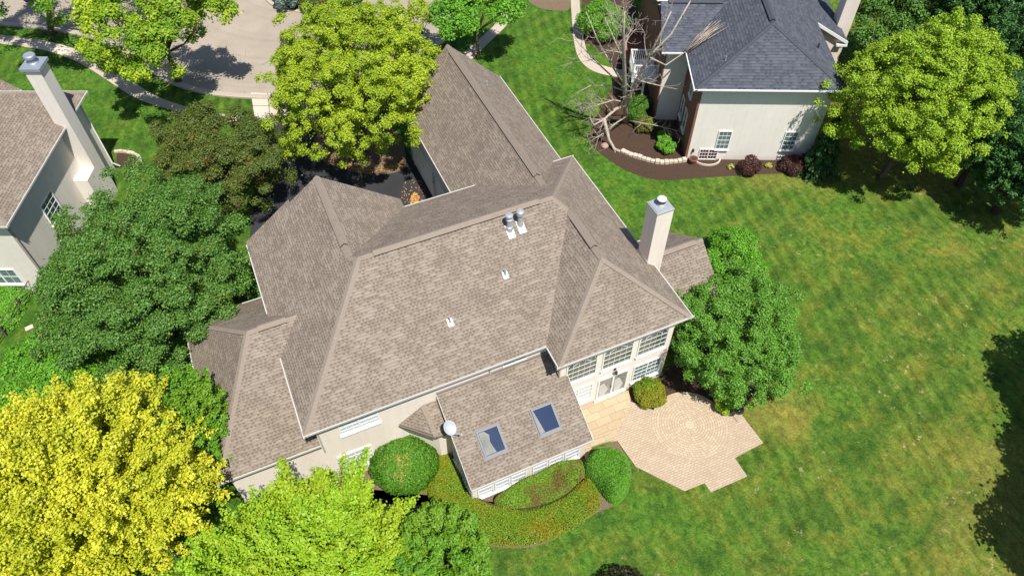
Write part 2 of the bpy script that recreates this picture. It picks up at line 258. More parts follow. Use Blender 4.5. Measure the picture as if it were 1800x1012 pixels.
# ------------------------------------------------------------------ mesh helpers
class MB:
    def __init__(s): s.v = []; s.f = []; s.mi = []
    def add(s, vs, fs, mi=0):
        o = len(s.v); s.v += [tuple(float(c) for c in p) for p in vs]
        s.f += [tuple(i+o for i in f) for f in fs]; s.mi += [mi]*len(fs); return s
    def box(s, x0, x1, y0, y1, z0, z1, mi=0):
        return s.add([(x0, y0, z0), (x1, y0, z0), (x1, y1, z0), (x0, y1, z0), (x0, y0, z1), (x1, y0, z1), (x1, y1, z1), (x0, y1, z1)],
                     [(3, 2, 1, 0), (4, 5, 6, 7), (0, 1, 5, 4), (1, 2, 6, 5), (2, 3, 7, 6), (3, 0, 4, 7)], mi)
    def obox(s, o, u, v, w, mi=0):       # oriented box: corner + three edge vectors (right-handed)
        o, u, v, w = (np.asarray(a, float) for a in (o, u, v, w))
        return s.add([o, o+u, o+u+v, o+v, o+w, o+u+w, o+u+v+w, o+v+w], [(3, 2, 1, 0), (4, 5, 6, 7), (0, 1, 5, 4), (1, 2, 6, 5), (2, 3, 7, 6), (3, 0, 4, 7)], mi)
    def prism(s, poly, z0, z1, mi=0):
        n = len(poly); a = sum(poly[i][0]*poly[(i+1) % n][1]-poly[(i+1) % n][0]*poly[i][1] for i in range(n))
        if a < 0: poly = poly[::-1]
        vs = [(p[0], p[1], z0) for p in poly]+[(p[0], p[1], z1) for p in poly]
        return s.add(vs, [tuple(range(n))[::-1], tuple(range(n, 2*n))]+[(i, (i+1) % n, n+(i+1) % n, n+i) for i in range(n)], mi)
    def tube(s, pts, rs, n=6, mi=0, cap=True):
        pts = [np.asarray(p, float) for p in pts]; vs = []; fs = []
        for i, p in enumerate(pts):
            d = pts[min(i+1, len(pts)-1)]-pts[max(i-1, 0)]; d = d/(np.linalg.norm(d)+1e-9)
            a = np.cross(d, (0.31, 0.95, 0.05) if abs(d[1]) < 0.9 else (1, 0, 0)); a /= np.linalg.norm(a); b = np.cross(d, a)
            for k in range(n): vs.append(p+rs[i]*(cos(2*pi*k/n)*a+sin(2*pi*k/n)*b))
        for i in range(len(pts)-1):
            for k in range(n): fs.append((i*n+k, i*n+(k+1) % n, (i+1)*n+(k+1) % n, (i+1)*n+k))
        if cap: fs += [tuple(range(n))[::-1], tuple(range((len(pts)-1)*n, len(pts)*n))]
        return s.add(vs, fs, mi)
    def lathe(s, c, prof, n=16, mi=0):
        vs = [(c[0]+r*cos(2*pi*k/n), c[1]+r*sin(2*pi*k/n), c[2]+z) for r, z in prof for k in range(n)]
        fs = [(i*n+k, i*n+(k+1) % n, (i+1)*n+(k+1) % n, (i+1)*n+k) for i in range(len(prof)-1) for k in range(n)]
        fs += [tuple(range(n))[::-1], tuple(range((len(prof)-1)*n, len(prof)*n))]
        return s.add(vs, fs, mi)
    def build(s, name, mats, parent=None, smooth=False, bevel=0.0):
        me = bpy.data.meshes.new(name); me.from_pydata(s.v, [], s.f)
        for m in (mats if isinstance(mats, (list, tuple)) else [mats]): me.materials.append(m)
        me.polygons.foreach_set('material_index', s.mi)
        uvl = me.uv_layers.new(name='UVMap'); buf = np.zeros((len(me.loops), 2))
        for p in me.polygons:
            n = p.normal
            if abs(n.z) > 0.995: t = Vector((1, 0, 0)); b = Vector((0, 1, 0))
            else: t = Vector((0, 0, 1)).cross(n).normalized(); b = n.cross(t)
            for li in p.loop_indices:
                co = me.vertices[me.loops[li].vertex_index].co; buf[li] = (co.dot(t), co.dot(b))
        uvl.data.foreach_set('uv', buf.ravel())
        if smooth: me.polygons.foreach_set('use_smooth', [True]*len(me.polygons))
        me.update(); o = bpy.data.objects.new(name, me); COL.objects.link(o)
        if parent is not None: o.parent = parent
        if bevel:
            bv = o.modifiers.new('bevel', 'BEVEL'); bv.width = bevel; bv.segments = 2; bv.limit_method = 'ANGLE'
        return o
def empty(name, loc=(0, 0, 0), rz=0.0):
    o = bpy.data.objects.new(name, None); COL.objects.link(o); o.location = tuple(float(x) for x in loc); o.rotation_euler.z = rz
    o.empty_display_size = 0.3; return o
def tag(o, label, cat, group=None, kind=None):
    if label: o['label'] = label
    if cat: o['category'] = cat
    if group: o['group'] = group
    if kind: o['kind'] = kind
    return o
def structure(o): o['kind'] = 'structure'; return o

def roofmesh(mb, polys, th=0.16, mi=0):
    """polys: vertex loops, wound counter-clockwise from above; closed slab, sides only round the outside"""
    key = lambda p: tuple(round(float(c), 3) for c in p)
    ids = {}; vs = []
    def vid(p):
        k = key(p)
        if k not in ids: ids[k] = len(vs); vs.append(k)
        return ids[k]
    fs = []
    for poly in polys:
        ar = sum(poly[i][0]*poly[(i+1) % len(poly)][1]-poly[(i+1) % len(poly)][0]*poly[i][1] for i in range(len(poly)))
        if ar < 0: poly = poly[::-1]
        fs.append(tuple(vid(p) for p in poly))
    n = len(vs); ed = {}
    for f in fs:
        for i in range(len(f)): ed[(f[i], f[(i+1) % len(f)])] = 1
    allv = vs+[(x, y, z-th) for x, y, z in vs]
    out = list(fs)+[tuple(i+n for i in f[::-1]) for f in fs]
    out += [(a+n, b+n, b, a) for (a, b) in ed if (b, a) not in ed]
    mb.add(allv, out, mi)
def cap_strip(mb, p, q, w=0.17, drop=0.09, lift=0.035, mi=0, th=0.05):
    p, q = np.asarray(p, float), np.asarray(q, float); d = q-p; h = np.array([-d[1], d[0], 0]); h /= np.linalg.norm(h)
    up = np.array([0, 0, lift]); dn = np.array([0, 0, lift-drop]); t = np.array([0, 0, -th])
    a = [p+h*w+dn, p+up, p-h*w+dn]; b = [q+h*w+dn, q+up, q-h*w+dn]
    v = a+b+[x+t for x in a]+[x+t for x in b]
    mb.add(v, [(0, 1, 4, 3), (1, 2, 5, 4)][::1], mi)
    mb.add(v, [(6, 0, 3, 9), (2, 8, 11, 5), (6, 7, 1, 0), (7, 8, 2, 1), (3, 4, 10, 9), (4, 5, 11, 10)], mi)
def vent_strip(parent, p, q, drop, mcap, w=0.2):
    mb = MB(); cap_strip(mb, p, q, w, drop, 0.13, 0, 0.03); cap_strip(mb, p, q, w-0.03, drop*0.88, 0.095, 1, 0.09)
    return mb.build('ridge_vent', [mcap, M['black']], parent)
def gutter(mb, p, q, out, z, h=0.11, w=0.055):
    p, q = np.array([*p, z-h+0.02]), np.array([*q, z-h+0.02]); o = np.array([out[0], out[1], 0.0]); d = q-p
    if np.cross(d, o)[2] < 0: p, q, d = q, p, -d
    mb.obox(p+o*0.003, d, o*w, (0, 0, h))
class Runs:                               # every straight gutter run is an object of its own
    def __init__(s): s.l = []
    def obox(s, *a): m = MB(); m.obox(*a); s.l.append(m)
    def add(s, *a): m = MB(); m.add(*a); s.l.append(m)
    def box(s, *a): m = MB(); m.box(*a); s.l.append(m)
    def build(s, name, mat, parent):
        for m in s.l: m.build(name, mat, parent)
def window(parent, o, ud, nd, w, h, nx, ny, pane='glass', fw=0.06, sash=1, sill=True, mun=0.022, name='window', proud=0.07):
    """o: lower left corner on the wall; frame with sashes, muntins and a sill, glass set behind"""
    o, ud, nd = (np.asarray(a, float) for a in (o, ud, nd)); up = np.array([0, 0, 1.0]); mb = MB()
    def bar(a0, a1, b0, b1, d0, d1): mb.obox(o+ud*a0+up*b0+nd*d1, ud*(a1-a0), up*(b1-b0), nd*(d0-d1)) if False else mb.obox(o+ud*a0+up*b0+nd*d0, ud*(a1-a0), nd*(d1-d0) if np.dot(np.cross(ud, nd), up) > 0 else up*(b1-b0), up*(b1-b0) if np.dot(np.cross(ud, nd), up) > 0 else nd*(d1-d0))
    bar(0, fw, 0, h, 0, proud); bar(w-fw, w, 0, h, 0, proud); bar(fw, w-fw, 0, fw, 0, proud-0.003); bar(fw, w-fw, h-fw, h, 0, proud-0.003)
    if sill: bar(-0.04, w+0.04, -0.07, -0.002, 0, proud+0.06)
    sw = (w-2*fw-(sash-1)*fw)/sash
    for k in range(sash):
        x0 = fw+k*(sw+fw)
        if k: bar(x0-fw, x0, fw, h-fw, 0.0, proud-0.006)
        for i in range(1, nx): bar(x0+sw*i/nx-mun/2, x0+sw*i/nx+mun/2, fw, h-fw, 0.022, 0.034)
        for j in range(1, ny):
            t = mun*1.9 if ny % 2 == 0 and j == ny//2 else mun
            bar(x0, x0+sw, fw+(h-2*fw)*j/ny-t/2, fw+(h-2*fw)*j/ny+t/2, 0.020, 0.036)
    f = mb.build(name, M['white'], parent)
    pm = MB(); a = o+ud*(fw*0.5)+up*(fw*0.5)+nd*0.004
    U, V, N = ud*(w-fw), up*(h-fw), nd*0.014
    if np.dot(np.cross(U, V), N) < 0: a = a+U; U = -U
    pm.obox(a, U, V, N); pm.build('pane', M[pane], f)
    return f

# ------------------------------------------------------------------ ground
def sheet(name, pts, z, mat, thick=0.0):
    mb = MB(); pl = [(p[0], p[1]) for p in pts]
    if thick: mb.prism(pl, -0.05, z)
    else:
        a = sum(pl[i][0]*pl[(i+1) % len(pl)][1]-pl[(i+1) % len(pl)][0]*pl[i][1] for i in range(len(pl)))
        if a < 0: pl = pl[::-1]
        mb.add([(x, y, z) for x, y in pl], [tuple(range(len(pl)))])
    return mb.build(name, mat)
def smooth_line(pts, it=2, closed=False):
    pts = [np.asarray(p, float)[:2] for p in pts]
    for _ in range(it):
        o = []; n = len(pts)
        for i in range(n if closed else n-1):
            a, b = pts[i], pts[(i+1) % n]; o += [a*0.75+b*0.25, a*0.25+b*0.75]
        pts = o if closed else [pts[0]]+o+[pts[-1]]
    return pts
def px(*uv): return [P(u, v)[:2] for u, v in uv]
def offset_line(line, d):
    out = []
    for i, p in enumerate(line):
        t = line[min(i+1, len(line)-1)]-line[max(i-1, 0)]; t = t/(np.linalg.norm(t)+1e-9); out.append(p+np.array([-t[1], t[0]])*d)
    return out
structure(sheet('lawn', [(-900, -300), (900, -300), (900, 1500), (-900, 1500)], 0.0, M['lawn']))
road = smooth_line(px((-160, 14), (-60, 28), (0, 38), (60, 43), (120, 51), (170, 62), (220, 84), (268, 118), (312, 143), (352, 156), (400, 163), (450, 166), (500, 166), (560, 160), (620, 146), (680, 122), (730, 96), (775, 70), (805, 40), (812, 0), (805, -60)))
structure(sheet('street', road+px((760, -200), (500, -330), (0, -330), (-300, -200), (-300, 0)), 0.004, M['street']))
cb = MB(); inn = offset_line(road, 0.0); outl = offset_line(road, -0.5); outl2 = offset_line(road, -0.62)
if np.dot(outl[20]-road[20], P(320, 300)[:2]-road[20]) < 0: outl = offset_line(road, 0.5); outl2 = offset_line(road, 0.62)
for i in range(len(road)-1):
    a, b, c, d = road[i], road[i+1], outl[i+1], outl[i]
    q = [(a[0], a[1], 0.012), (b[0], b[1], 0.012), (c[0], c[1], 0.13), (d[0], d[1], 0.13), (outl2[i][0], outl2[i][1], 0.13), (outl2[i+1][0], outl2[i+1][1], 0.13), (outl2[i][0], outl2[i][1], -0.02), (outl2[i+1][0], outl2[i+1][1], -0.02)]
    cb.add(q, [(0, 1, 2, 3), (3, 2, 5, 4), (4, 5, 7, 6)])
structure(cb.build('curb', M['walk']))
# cul-de-sac island with kerb
isl_c = P(548, -22)[:2]; isl_r = np.linalg.norm(P(466, 0)[:2]-isl_c)
ring = [isl_c+isl_r*np.array([cos(t), sin(t)]) for t in np.linspace(0, 2*pi, 48, endpoint=False)]
ring2 = [isl_c+(isl_r-0.35)*np.array([cos(t), sin(t)]) for t in np.linspace(0, 2*pi, 48, endpoint=False)]
structure(sheet('island_kerb', ring, 0.14, M['walk'], 1)); structure(sheet('island_mulch', ring2, 0.16, M['mulch'], 1))
# sidewalk along the street (left), with its newer slab, and the strip on the right
up_ = smooth_line(px((-60, 55), (0, 62), (40, 66), (90, 74), (125, 84), (160, 96), (200, 119), (238, 147), (270, 168), (318, 186), (380, 200), (440, 205)))
lo_ = smooth_line(px((-60, 70), (0, 77), (40, 82), (80, 89), (112, 98), (150, 116), (190, 142), (228, 168), (262, 183), (300, 193), (370, 211), (440, 220)))
structure(sheet('sidewalk', up_+lo_[::-1], 0.012, M['walk']))
structure(sheet('sidewalk_slab', px((62, 70.5), (92, 75), (125, 84.5), (112, 97.5), (82, 89), (60, 85)), 0.017, M['walk_new']))
structure(sheet('sidewalk', px((905, -40), (878, 30), (868, 46), (812, 97), (780, 120), (800, 130), (829, 105), (886, 50), (900, 32), (930, -40)), 0.012, M['walk']))
structure(sheet('driveway_apron', px((441, 163), (500, 166), (560, 162), (560, 216), (500, 216), (449, 214)), 0.016, M['walk_new']))
ap = MB()
for a, b in (((441.5, 186), (560, 189)), ((470, 164), (476, 215))):
    p, q = P(*a)[:2], P(*b)[:2]; t = (q-p)/np.linalg.norm(q-p); nn = np.array([-t[1], t[0]])*0.02
    ap.add([(*(p-nn), 0.02), (*(q-nn), 0.02), (*(q+nn), 0.02), (*(p+nn), 0.02)], [(0, 1, 2, 3)])
structure(ap.build('apron_joints', M['black']))
structure(sheet('driveway', [P(448, 214)[:2], P(500, 216)[:2], P(560, 216)[:2], P(640, 200)[:2], (10.0, 41.0), (10.0, 29.0), (6.2, 29.0), (6.2, 29.8), (-1.5, 29.8), (-3.0, 33.5), P(452, 292)[:2]], 0.008, M['asphalt']))
bed = smooth_line(px((545, 265), (556, 278), (585, 292), (618, 303), (655, 309), (690, 306), (716, 296), (712, 262), (700, 225), (620, 210), (560, 228)), 2, True)
structure(sheet('mulch_island', bed, 0.03, M['mulch_light']))
# neighbour's path and beds
structure(sheet('garden_path', smooth_line(px((1003, -30), (1003, 0), (1007, 60), (1010, 80), (1016, 103), (1034, 122), (1060, 132), (1100, 138)))+smooth_line(px((1100, 124), (1066, 118), (1047, 110), (1033, 96), (1028, 78), (1024, 55), (1018, 0), (1018, -30))), 0.014, M['walk']))
structure(sheet('mulch_bed', smooth_line(px((1088, 120), (1072, 165), (1048, 205), (1036, 232), (1040, 256), (1062, 276), (1098, 300), (1150, 318), (1195, 316), (1240, 312), (1300, 309), (1360, 305), (1425, 306)))+px((1440, 288), (1420, 262), (1230, 262), (1180, 180), (1130, 110)), 0.006, M['mulch']))
structure(sheet('mulch_bed', px((1024, 62), (1034, 96), (1052, 108), (1068, 114), (1088, 124), (1120, 120), (1120, 20), (1100, -20), (1022, -20)), 0.006, M['mulch']))
structure(sheet('mulch_bed', smooth_line(px((920, -10), (936, 10), (960, 18), (992, 20), (1002, 18), (1002, -20))), 0.006, M['mulch_light']))
gp = px((1029, 78), (1034, 95), (1048, 109), (1064, 116), (1078, 117), (1072, 104), (1052, 90), (1040, 78))
structure(sheet('grass_patch', gp, 0.009, M['lawn']))
# back garden beds of the main house
structure(sheet('mulch_bed', smooth_line(px((560, 850), (640, 905), (760, 925), (830, 954), (900, 965), (950, 959), (1002, 934), (1046, 900), (1080, 890), (1108, 850), (1112, 822), (1085, 775)))+[np.array([10.4, 14.6]), np.array([4.4, 14.6]), np.array([4.4, 18.3]), np.array([-1.4, 18.3]), np.array([-5.5, 19.1])], 0.006, M['mulch_light']))
structure(sheet('mulch_bed', smooth_line(px((1098, 690), (1106, 708), (1130, 718), (1155, 725), (1168, 722), (1176, 710), (1200, 700), (1235, 706), (1256, 728), (1300, 724), (1330, 690), (1340, 600), (1280, 520)))+[np.array([16.7, 17.0])], 0.006, M['mulch']))
structure(sheet('mulch_bed', px((205, 268), (240, 270), (250, 280), (246, 292), (205, 296)), 0.006, M['mulch']))
# patio
pat = px((1017, 716), (1104, 688), (1108, 706), (1148, 721), (1157, 723), (1174, 709), (1190, 702), (1210, 700), (1238, 709), (1254, 727), (1300, 725), (1341, 778.5), (1291, 805), (1313, 837), (1249, 865), (1238, 849), (1203, 863), (1117, 820), (1085, 775), (1041, 780))
structure(sheet('patio', pat, 0.05, M['paver'], 1))
structure(sheet('patio_step', [np.array([10.5, 17.03])]+px((1104, 688), (1108, 704), (1096, 742), (1078, 774), (1041, 786))+[np.array([10.5, 14.2])], 0.13, M['paver_big'], 1))
structure(sheet('patio_landing', [np.array([10.52, 17.02])]+px((1100, 690), (1103, 704), (1088, 740), (1070, 766), (1040, 776))+[np.array([10.52, 14.6])], 0.2, M['paver_big'], 1))
# circular paver inlay
def inlay():
    c = P(1212, 747)[:2]; mb = MB(); me_uv = []
    r = 0.28; mb.add([(c[0]+0.26*cos(t), c[1]+0.26*sin(t), 0.056) for t in np.linspace(0, 2*pi, 12, endpoint=False)], [tuple(range(12))], 1)
    rnd = random.Random(3)
    while r < 1.95:
        n = int(2*pi*(r+0.09)/0.2)
        for k in range(n):
            a0, a1 = 2*pi*(k+0.06)/n, 2*pi*(k+0.94)/n
            q = [(r+0.012, a0), (r+0.115, a0), (r+0.115, a1), (r+0.012, a1)]
            mb.add([(c[0]+R*cos(t), c[1]+R*sin(t), 0.0565) for R, t in q], [(0, 1, 2, 3)], rnd.choice((1, 2)))
        r += 0.133
    mb.add([(c[0]+r*cos(t), c[1]+r*sin(t), 0.0535) for t in np.linspace(0, 2*pi, 48, endpoint=False)], [tuple(range(48))], 0)
    return mb.build('patio_inlay', [plain('paver_joint', (0.33, 0.255, 0.18), 0.9), plain('ring_paver_light', (0.53, 0.415, 0.295), 0.85, var=0.15, vs=6), plain('ring_paver_dark', (0.47, 0.365, 0.255), 0.85, var=0.15, vs=6)])
structure(inlay())

# ------------------------------------------------------------------ main house
hs = tag(empty('house', (4, 22, 0)), 'large cream stucco house with brown shingle hip roofs, filling the middle of the photo', 'house', 'houses')
hs_off = Vector((-4, -22, 0))
def part(mb, name, mats, parent=hs, **kw):
    o = mb.build(name, mats, parent, **kw)
    if parent is hs: o.location = hs_off
    return o
E = 5.85
w = MB()
w.box(-1.5, 10.2, 18.25, 29.05, 0, 5.68); w.box(10.2, 16.63, 17.05, 29.05, 0, 5.68); w.box(-1.5, 6.2, 29.05, 29.8, 0, 5.68)
w.add([(-1.5, 29.8, 5.68), (6.2, 29.8, 5.68), (2.4, 29.8, 8.8), (-1.5, 29.5, 5.68), (6.2, 29.5, 5.68), (2.4, 29.5, 8.8)], [(0, 2, 1), (3, 4, 5), (0, 3, 5, 2), (1, 2, 5, 4)])
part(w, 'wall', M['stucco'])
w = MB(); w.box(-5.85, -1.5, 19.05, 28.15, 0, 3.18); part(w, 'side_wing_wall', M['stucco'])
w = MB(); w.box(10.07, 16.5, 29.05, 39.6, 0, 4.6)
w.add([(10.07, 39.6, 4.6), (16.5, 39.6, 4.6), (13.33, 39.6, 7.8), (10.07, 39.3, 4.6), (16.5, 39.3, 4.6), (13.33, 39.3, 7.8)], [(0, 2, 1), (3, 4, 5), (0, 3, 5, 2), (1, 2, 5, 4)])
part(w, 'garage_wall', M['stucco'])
w = MB(); sy = lambda y: 2.4+0.53*(y-14.05)-0.13
yz = [(14.45, 0), (18.24, 0), (18.24, sy(18.24)), (14.45, sy(14.45))]
def xprism(mb, yz, x0, x1):
    n = len(yz); mb.add([(x0, y, z) for y, z in yz]+[(x1, y, z) for y, z in yz], [tuple(range(n))[::-1], tuple(range(n, 2*n))]+[(i, (i+1) % n, n+(i+1) % n, n+i) for i in range(n)])
xprism(w, yz, 4.36, 10.19); xprism(w, [(14.45, 0), (17.04, 0), (17.04, sy(17.04)), (14.45, sy(14.45))], 10.19, 10.46)
part(w, 'sunroom_wall', M['stucco'])
w = MB(); w.prism([(2.6, 18.24), (3.78, 17.2), (4.35, 17.2), (4.35, 18.24)], 0, 3.08); part(w, 'bay_wall', M['stucco'])
w = MB(); w.box(16.64, 20.3, 18.6, 23.5, 0, 3.05)
w.add([(20.3, 18.6, 3.05), (20.3, 23.5, 3.05), (20.3, 21.04, 5.1), (20.0, 18.6, 3.05), (20.0, 23.5, 3.05), (20.0, 21.04, 5.1)], [(0, 1, 2), (3, 5, 4), (0, 2, 5, 3), (1, 4, 5, 2)])
part(w, 'side_room_wall', M['stucco'])

A = (-1.95, 17.85, E); B = (9.75, 17.85, E); Wl = (9.75, 16.52, E); Wr = (17.06, 16.52, E); Br = (17.06, 29.5, E)
FA = (6.62, 29.5, E); R1 = (2.80, 23.69, 9.35); R2 = (12.745, 23.69, 9.35); WA = (13.3, 19.46, 8.9); V1 = (13.3, 22.94, 8.9)
LR = (2.46, 24.105, 9.1); LG = (2.46, 30.2, 9.1); LFl = (-1.95, 30.2, E); LFr = (6.62, 30.2, E)
r = MB(); roofmesh(r, [[A, B, V1, R2, R1], [B, Wl, WA, V1], [Wl, Wr, WA], [Wr, Br, R2, V1, WA], [A, R1, LR, LG, LFl], [LG, LR, FA, LFr], [FA, LR, R1, R2, Br]])
roofmesh(r, [[(-1.95, 30.21, E), (0.8, 30.21, E+0.737*2.75), (0.8, 30.45, E+0.737*2.75), (-1.95, 30.45, E)]])
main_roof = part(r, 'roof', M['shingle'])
cp = MB()
for p, q, d in ((A, R1, 0.09), (R1, R2, 0.10), (R2, V1, 0.1), (V1, WA, 0.13), (WA, Wl, 0.11), (WA, Wr, 0.11), (R2, Br, 0.09), (R1, LR, 0.1), (LR, LG, 0.12)): cap_strip(cp, p, q, 0.17, d)
cp.build('hip_caps', M['shingle_cap'], main_roof)
lerp = lambda p, q, t: tuple(np.asarray(p)*(1-t)+np.asarray(q)*t)
vent_strip(main_roof, lerp(R1, R2, 0.07), lerp(R1, R2, 0.925), 0.12, M['shingle_cap'])
vent_strip(main_roof, lerp(V1, WA, 0.18), lerp(V1, WA, 0.78), 0.155, M['shingle_cap'])
vent_strip(main_roof, lerp(LG, LR, 0.09), lerp(LG, LR, 0.86), 0.145, M['shingle_cap'])
gt = Runs()
gutter(gt, A[:2], (B[0]-0.0, B[1]), (0, -1), E); gutter(gt, (9.75, 17.73), Wl[:2], (-1, 0), E); gutter(gt, (9.64, 16.52), (17.17, 16.52), (0, -1), E); gutter(gt, (17.06, 16.53), Br[:2], (1, 0), E)
gutter(gt, (-1.95, 17.74), (-1.95, 22.3), (-1, 0), E); gutter(gt, (-1.95, 25.2), (-1.95, 30.2), (-1, 0), E); gutter(gt, FA[:2], (10.85, 29.5), (0, 1), E); gutter(gt, (15.8, 29.5), (17.16, 29.5), (0, 1), E)
gt.build('gutter', M['fascia'], main_roof)
# low wing on the left
e2 = 3.3; r = MB(); la, lb, lc, ld = (-6.28, 18.62, e2), (-1.52, 18.62, e2), (-6.28, 28.6, e2), (-1.52, 28.6, e2); lr1 = (-2.99, 23.7, 6.8)
fz = lambda y: e2+(y-18.62)*3.5/5.08
roofmesh(r, [[la, lb, (-1.52, 21.9, fz(21.9)), (-0.45, 23.7, 6.8), lr1], [lc, lr1, (-0.45, 23.7, 6.8), (-1.52, 25.4, e2+3.2*3.5/4.9), ld], [la, lr1, lc]])
lroof = part(r, 'side_wing_roof', M['shingle']); cp = MB()
for p, q, d in ((la, lr1, 0.1), (lc, lr1, 0.1), (lr1, (-0.6, 23.7, 6.8), 0.11)): cap_strip(cp, p, q, 0.17, d)
cp.build('hip_caps', M['shingle_cap'], lroof); vent_strip(lroof, (-2.5, 23.7, 6.8), (-1.15, 23.7, 6.8), 0.135, M['shingle_cap'])
gt = Runs(); gutter(gt, la[:2], lb[:2], (0, -1), e2); gutter(gt, (-6.28, 18.52), (-6.28, 28.7), (-1, 0), e2); gutter(gt, lc[:2], ld[:2], (0, 1), e2); gt.build('gutter', M['fascia'], lroof)
# garage
e3 = 4.75; gr = 8.15; r = MB()
roofmesh(r, [[(9.75, 40.0, e3), (9.75, 29.1, e3), (10.908, 29.1, E), (13.33, 25.66, gr), (13.33, 40.0, gr)], [(16.91, 40.0, e3), (13.33, 40.0, gr), (13.33, 25.66, gr), (15.752, 29.1, E), (16.91, 29.1, e3)]])
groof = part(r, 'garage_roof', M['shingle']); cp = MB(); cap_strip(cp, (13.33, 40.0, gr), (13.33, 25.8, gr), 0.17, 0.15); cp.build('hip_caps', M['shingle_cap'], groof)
vent_strip(groof, (13.33, 39.3, gr), (13.33, 26.6, gr), 0.185, M['shingle_cap'])
gt = Runs(); gutter(gt, (9.75, 29.65), (9.75, 40.0), (-1, 0), e3); gutter(gt, (16.91, 29.65), (16.91, 40.0), (1, 0), e3); gt.build('gutter', M['fascia'], groof)
# sunroom shed roof
sz = lambda y: 2.4+0.53*(y-14.05); r = MB()
roofmesh(r, [[(4.22, 14.05, sz(14.05)), (10.56, 14.05, sz(14.05)), (10.56, 17.03, sz(17.03)), (10.18, 17.03, sz(17.03)), (10.18, 18.24, sz(18.24)), (4.22, 18.24, sz(18.24))]], 0.12)
sroof = part(r, 'sunroom_roof', M['shingle']); gt = Runs(); gutter(gt, (4.2, 14.05), (10.6, 14.05), (0, -1), 2.39)
for y0, y1, x in ((14.05, 18.24, 4.19), (14.05, 17.03, 10.57)): gt.add([(x, y0, sz(y0)+0.01), (x+0.025, y0, sz(y0)+0.01), (x+0.025, y1, sz(y1)+0.01), (x, y1, sz(y1)+0.01), (x, y0, sz(y0)-0.17), (x+0.025, y0, sz(y0)-0.17), (x+0.025, y1, sz(y1)-0.17), (x, y1, sz(y1)-0.17)], [(0, 1, 2, 3), (0, 3, 7, 4), (1, 5, 6, 2), (0, 4, 5, 1)])
gt.build('gutter', M['fascia'], sroof)
fl = MB(); fl.box(4.22, 10.18, 18.17, 18.235, sz(18.2)+0.01, sz(18.2)+0.16); fl.build('flashing', plain('flashing_brown', (0.24, 0.21, 0.2), 0.6), sroof)
# skylights
def skylight(x0, x1, y0, y1, pane, parent):
    nrm = np.array([0, -0.53, 1.0]); nrm /= np.linalg.norm(nrm); yd = np.array([0, 1, 0.53]); yl = np.linalg.norm(yd)*(y1-y0); yd /= np.linalg.norm(yd)
    o = np.array([x0, y0, sz(y0)]); X = np.array([1.0, 0, 0]); f = 0.085; ww = x1-x0; mb = MB()
    for a0, a1, b0, b1 in ((0, ww, 0, f), (0, ww, yl-f, yl), (0, f, f, yl-f), (ww-f, ww, f, yl-f)): mb.obox(o+X*a0+yd*b0+nrm*-0.03, X*(a1-a0), yd*(b1-b0), nrm*0.15)
    mb.obox(o-X*0.06-yd*0.1+nrm*0.006, X*(ww+0.12), yd*(yl+0.14), nrm*0.012)
    s = mb.build('skylight', M['skyframe'], parent); pm = MB(); pm.obox(o+X*f+yd*f+nrm*0.02, X*(ww-2*f), yd*(yl-2*f), nrm*0.05, 0)
    if pane == 'room':
        t = nrm*0.0725; a = o+X*f+yd*f; Y = yd*(yl-2*f); Xw = X*(ww-2*f)
        pm.add([a+t+Y*0.02+Xw*0.02, a+t+Y*0.02+Xw*0.56, a+t+Y*0.5+Xw*0.42, a+t+Y*0.78+Xw*0.50, a+t+Y*0.98+Xw*0.30, a+t+Y*0.98+Xw*0.02], [(0, 1, 2, 3, 4, 5)], 1)
    else:
        t = nrm*0.0725; a = o+X*f+yd*f; Y = yd*(yl-2*f); Xw = X*(ww-2*f)
        pm.add([a+t+Y*0.01+Xw*0.01, a+t+Y*0.01+Xw*0.22, a+t+Y*0.95+Xw*0.03, a+t+Y*0.95+Xw*0.01], [(0, 1, 2, 3)], 1)
    pm.build('pane', [M['glass_blue'], M['glass_tan']], s)
skylight(5.32, 6.45, 15.02, 16.18, 'room', sroof); skylight(8.18, 9.30, 15.03, 16.2, 'plain', sroof)
# bay roof
r = MB(); ez = 3.2
roofmesh(r, [[(2.2, 18.24, ez), (3.66, 16.88, ez), (3.52, 18.24, 4.1)], [(3.66, 16.88, ez), (4.35, 16.88, ez), (4.35, 18.24, 4.1), (3.52, 18.24, 4.1)]], 0.1)
broof = part(r, 'bay_roof', M['shingle']); cp = MB(); cap_strip(cp, (3.66, 16.9, ez), (3.54, 18.2, 4.08), 0.17, 0.07); cp.build('hip_caps', M['shingle_cap'], broof)
gt = Runs(); gutter(gt, (3.62, 16.88), (4.33, 16.88), (0, -1), ez, 0.09, 0.07); d = np.array([3.66-2.2, 16.88-18.24]); d /= np.linalg.norm(d)
gutter(gt, (2.2, 18.2), (3.6, 16.86), (d[1], -d[0]), ez, 0.09, 0.07); gt.build('gutter', plain('dark_gutter', (0.16, 0.13, 0.11), 0.6), broof)
# room on the right with its gable
e4 = 3.2; r = MB(); roofmesh(r, [[(16.65, 18.15, e4), (20.72, 18.15, e4), (20.72, 21.04, 5.4), (16.65, 21.04, 5.4)], [(16.65, 21.04, 5.4), (20.72, 21.04, 5.4), (20.72, 23.92, e4), (16.65, 23.92, e4)]])
rroof = part(r, 'side_room_roof', M['shingle']); cp = MB(); cap_strip(cp, (17.55, 21.04, 5.4), (20.72, 21.04, 5.4), 0.17, 0.11); cp.build('hip_caps', M['shingle_cap'], rroof)
vent_strip(rroof, (17.6, 21.04, 5.4), (20.2, 21.04, 5.4), 0.14, M['shingle_cap']); gt = Runs(); gutter(gt, (16.7, 23.92), (20.72, 23.92), (0, 1), e4); gutter(gt, (16.7, 18.15), (20.72, 18.15), (0, -1), e4); gt.build('gutter', M['fascia'], rroof)
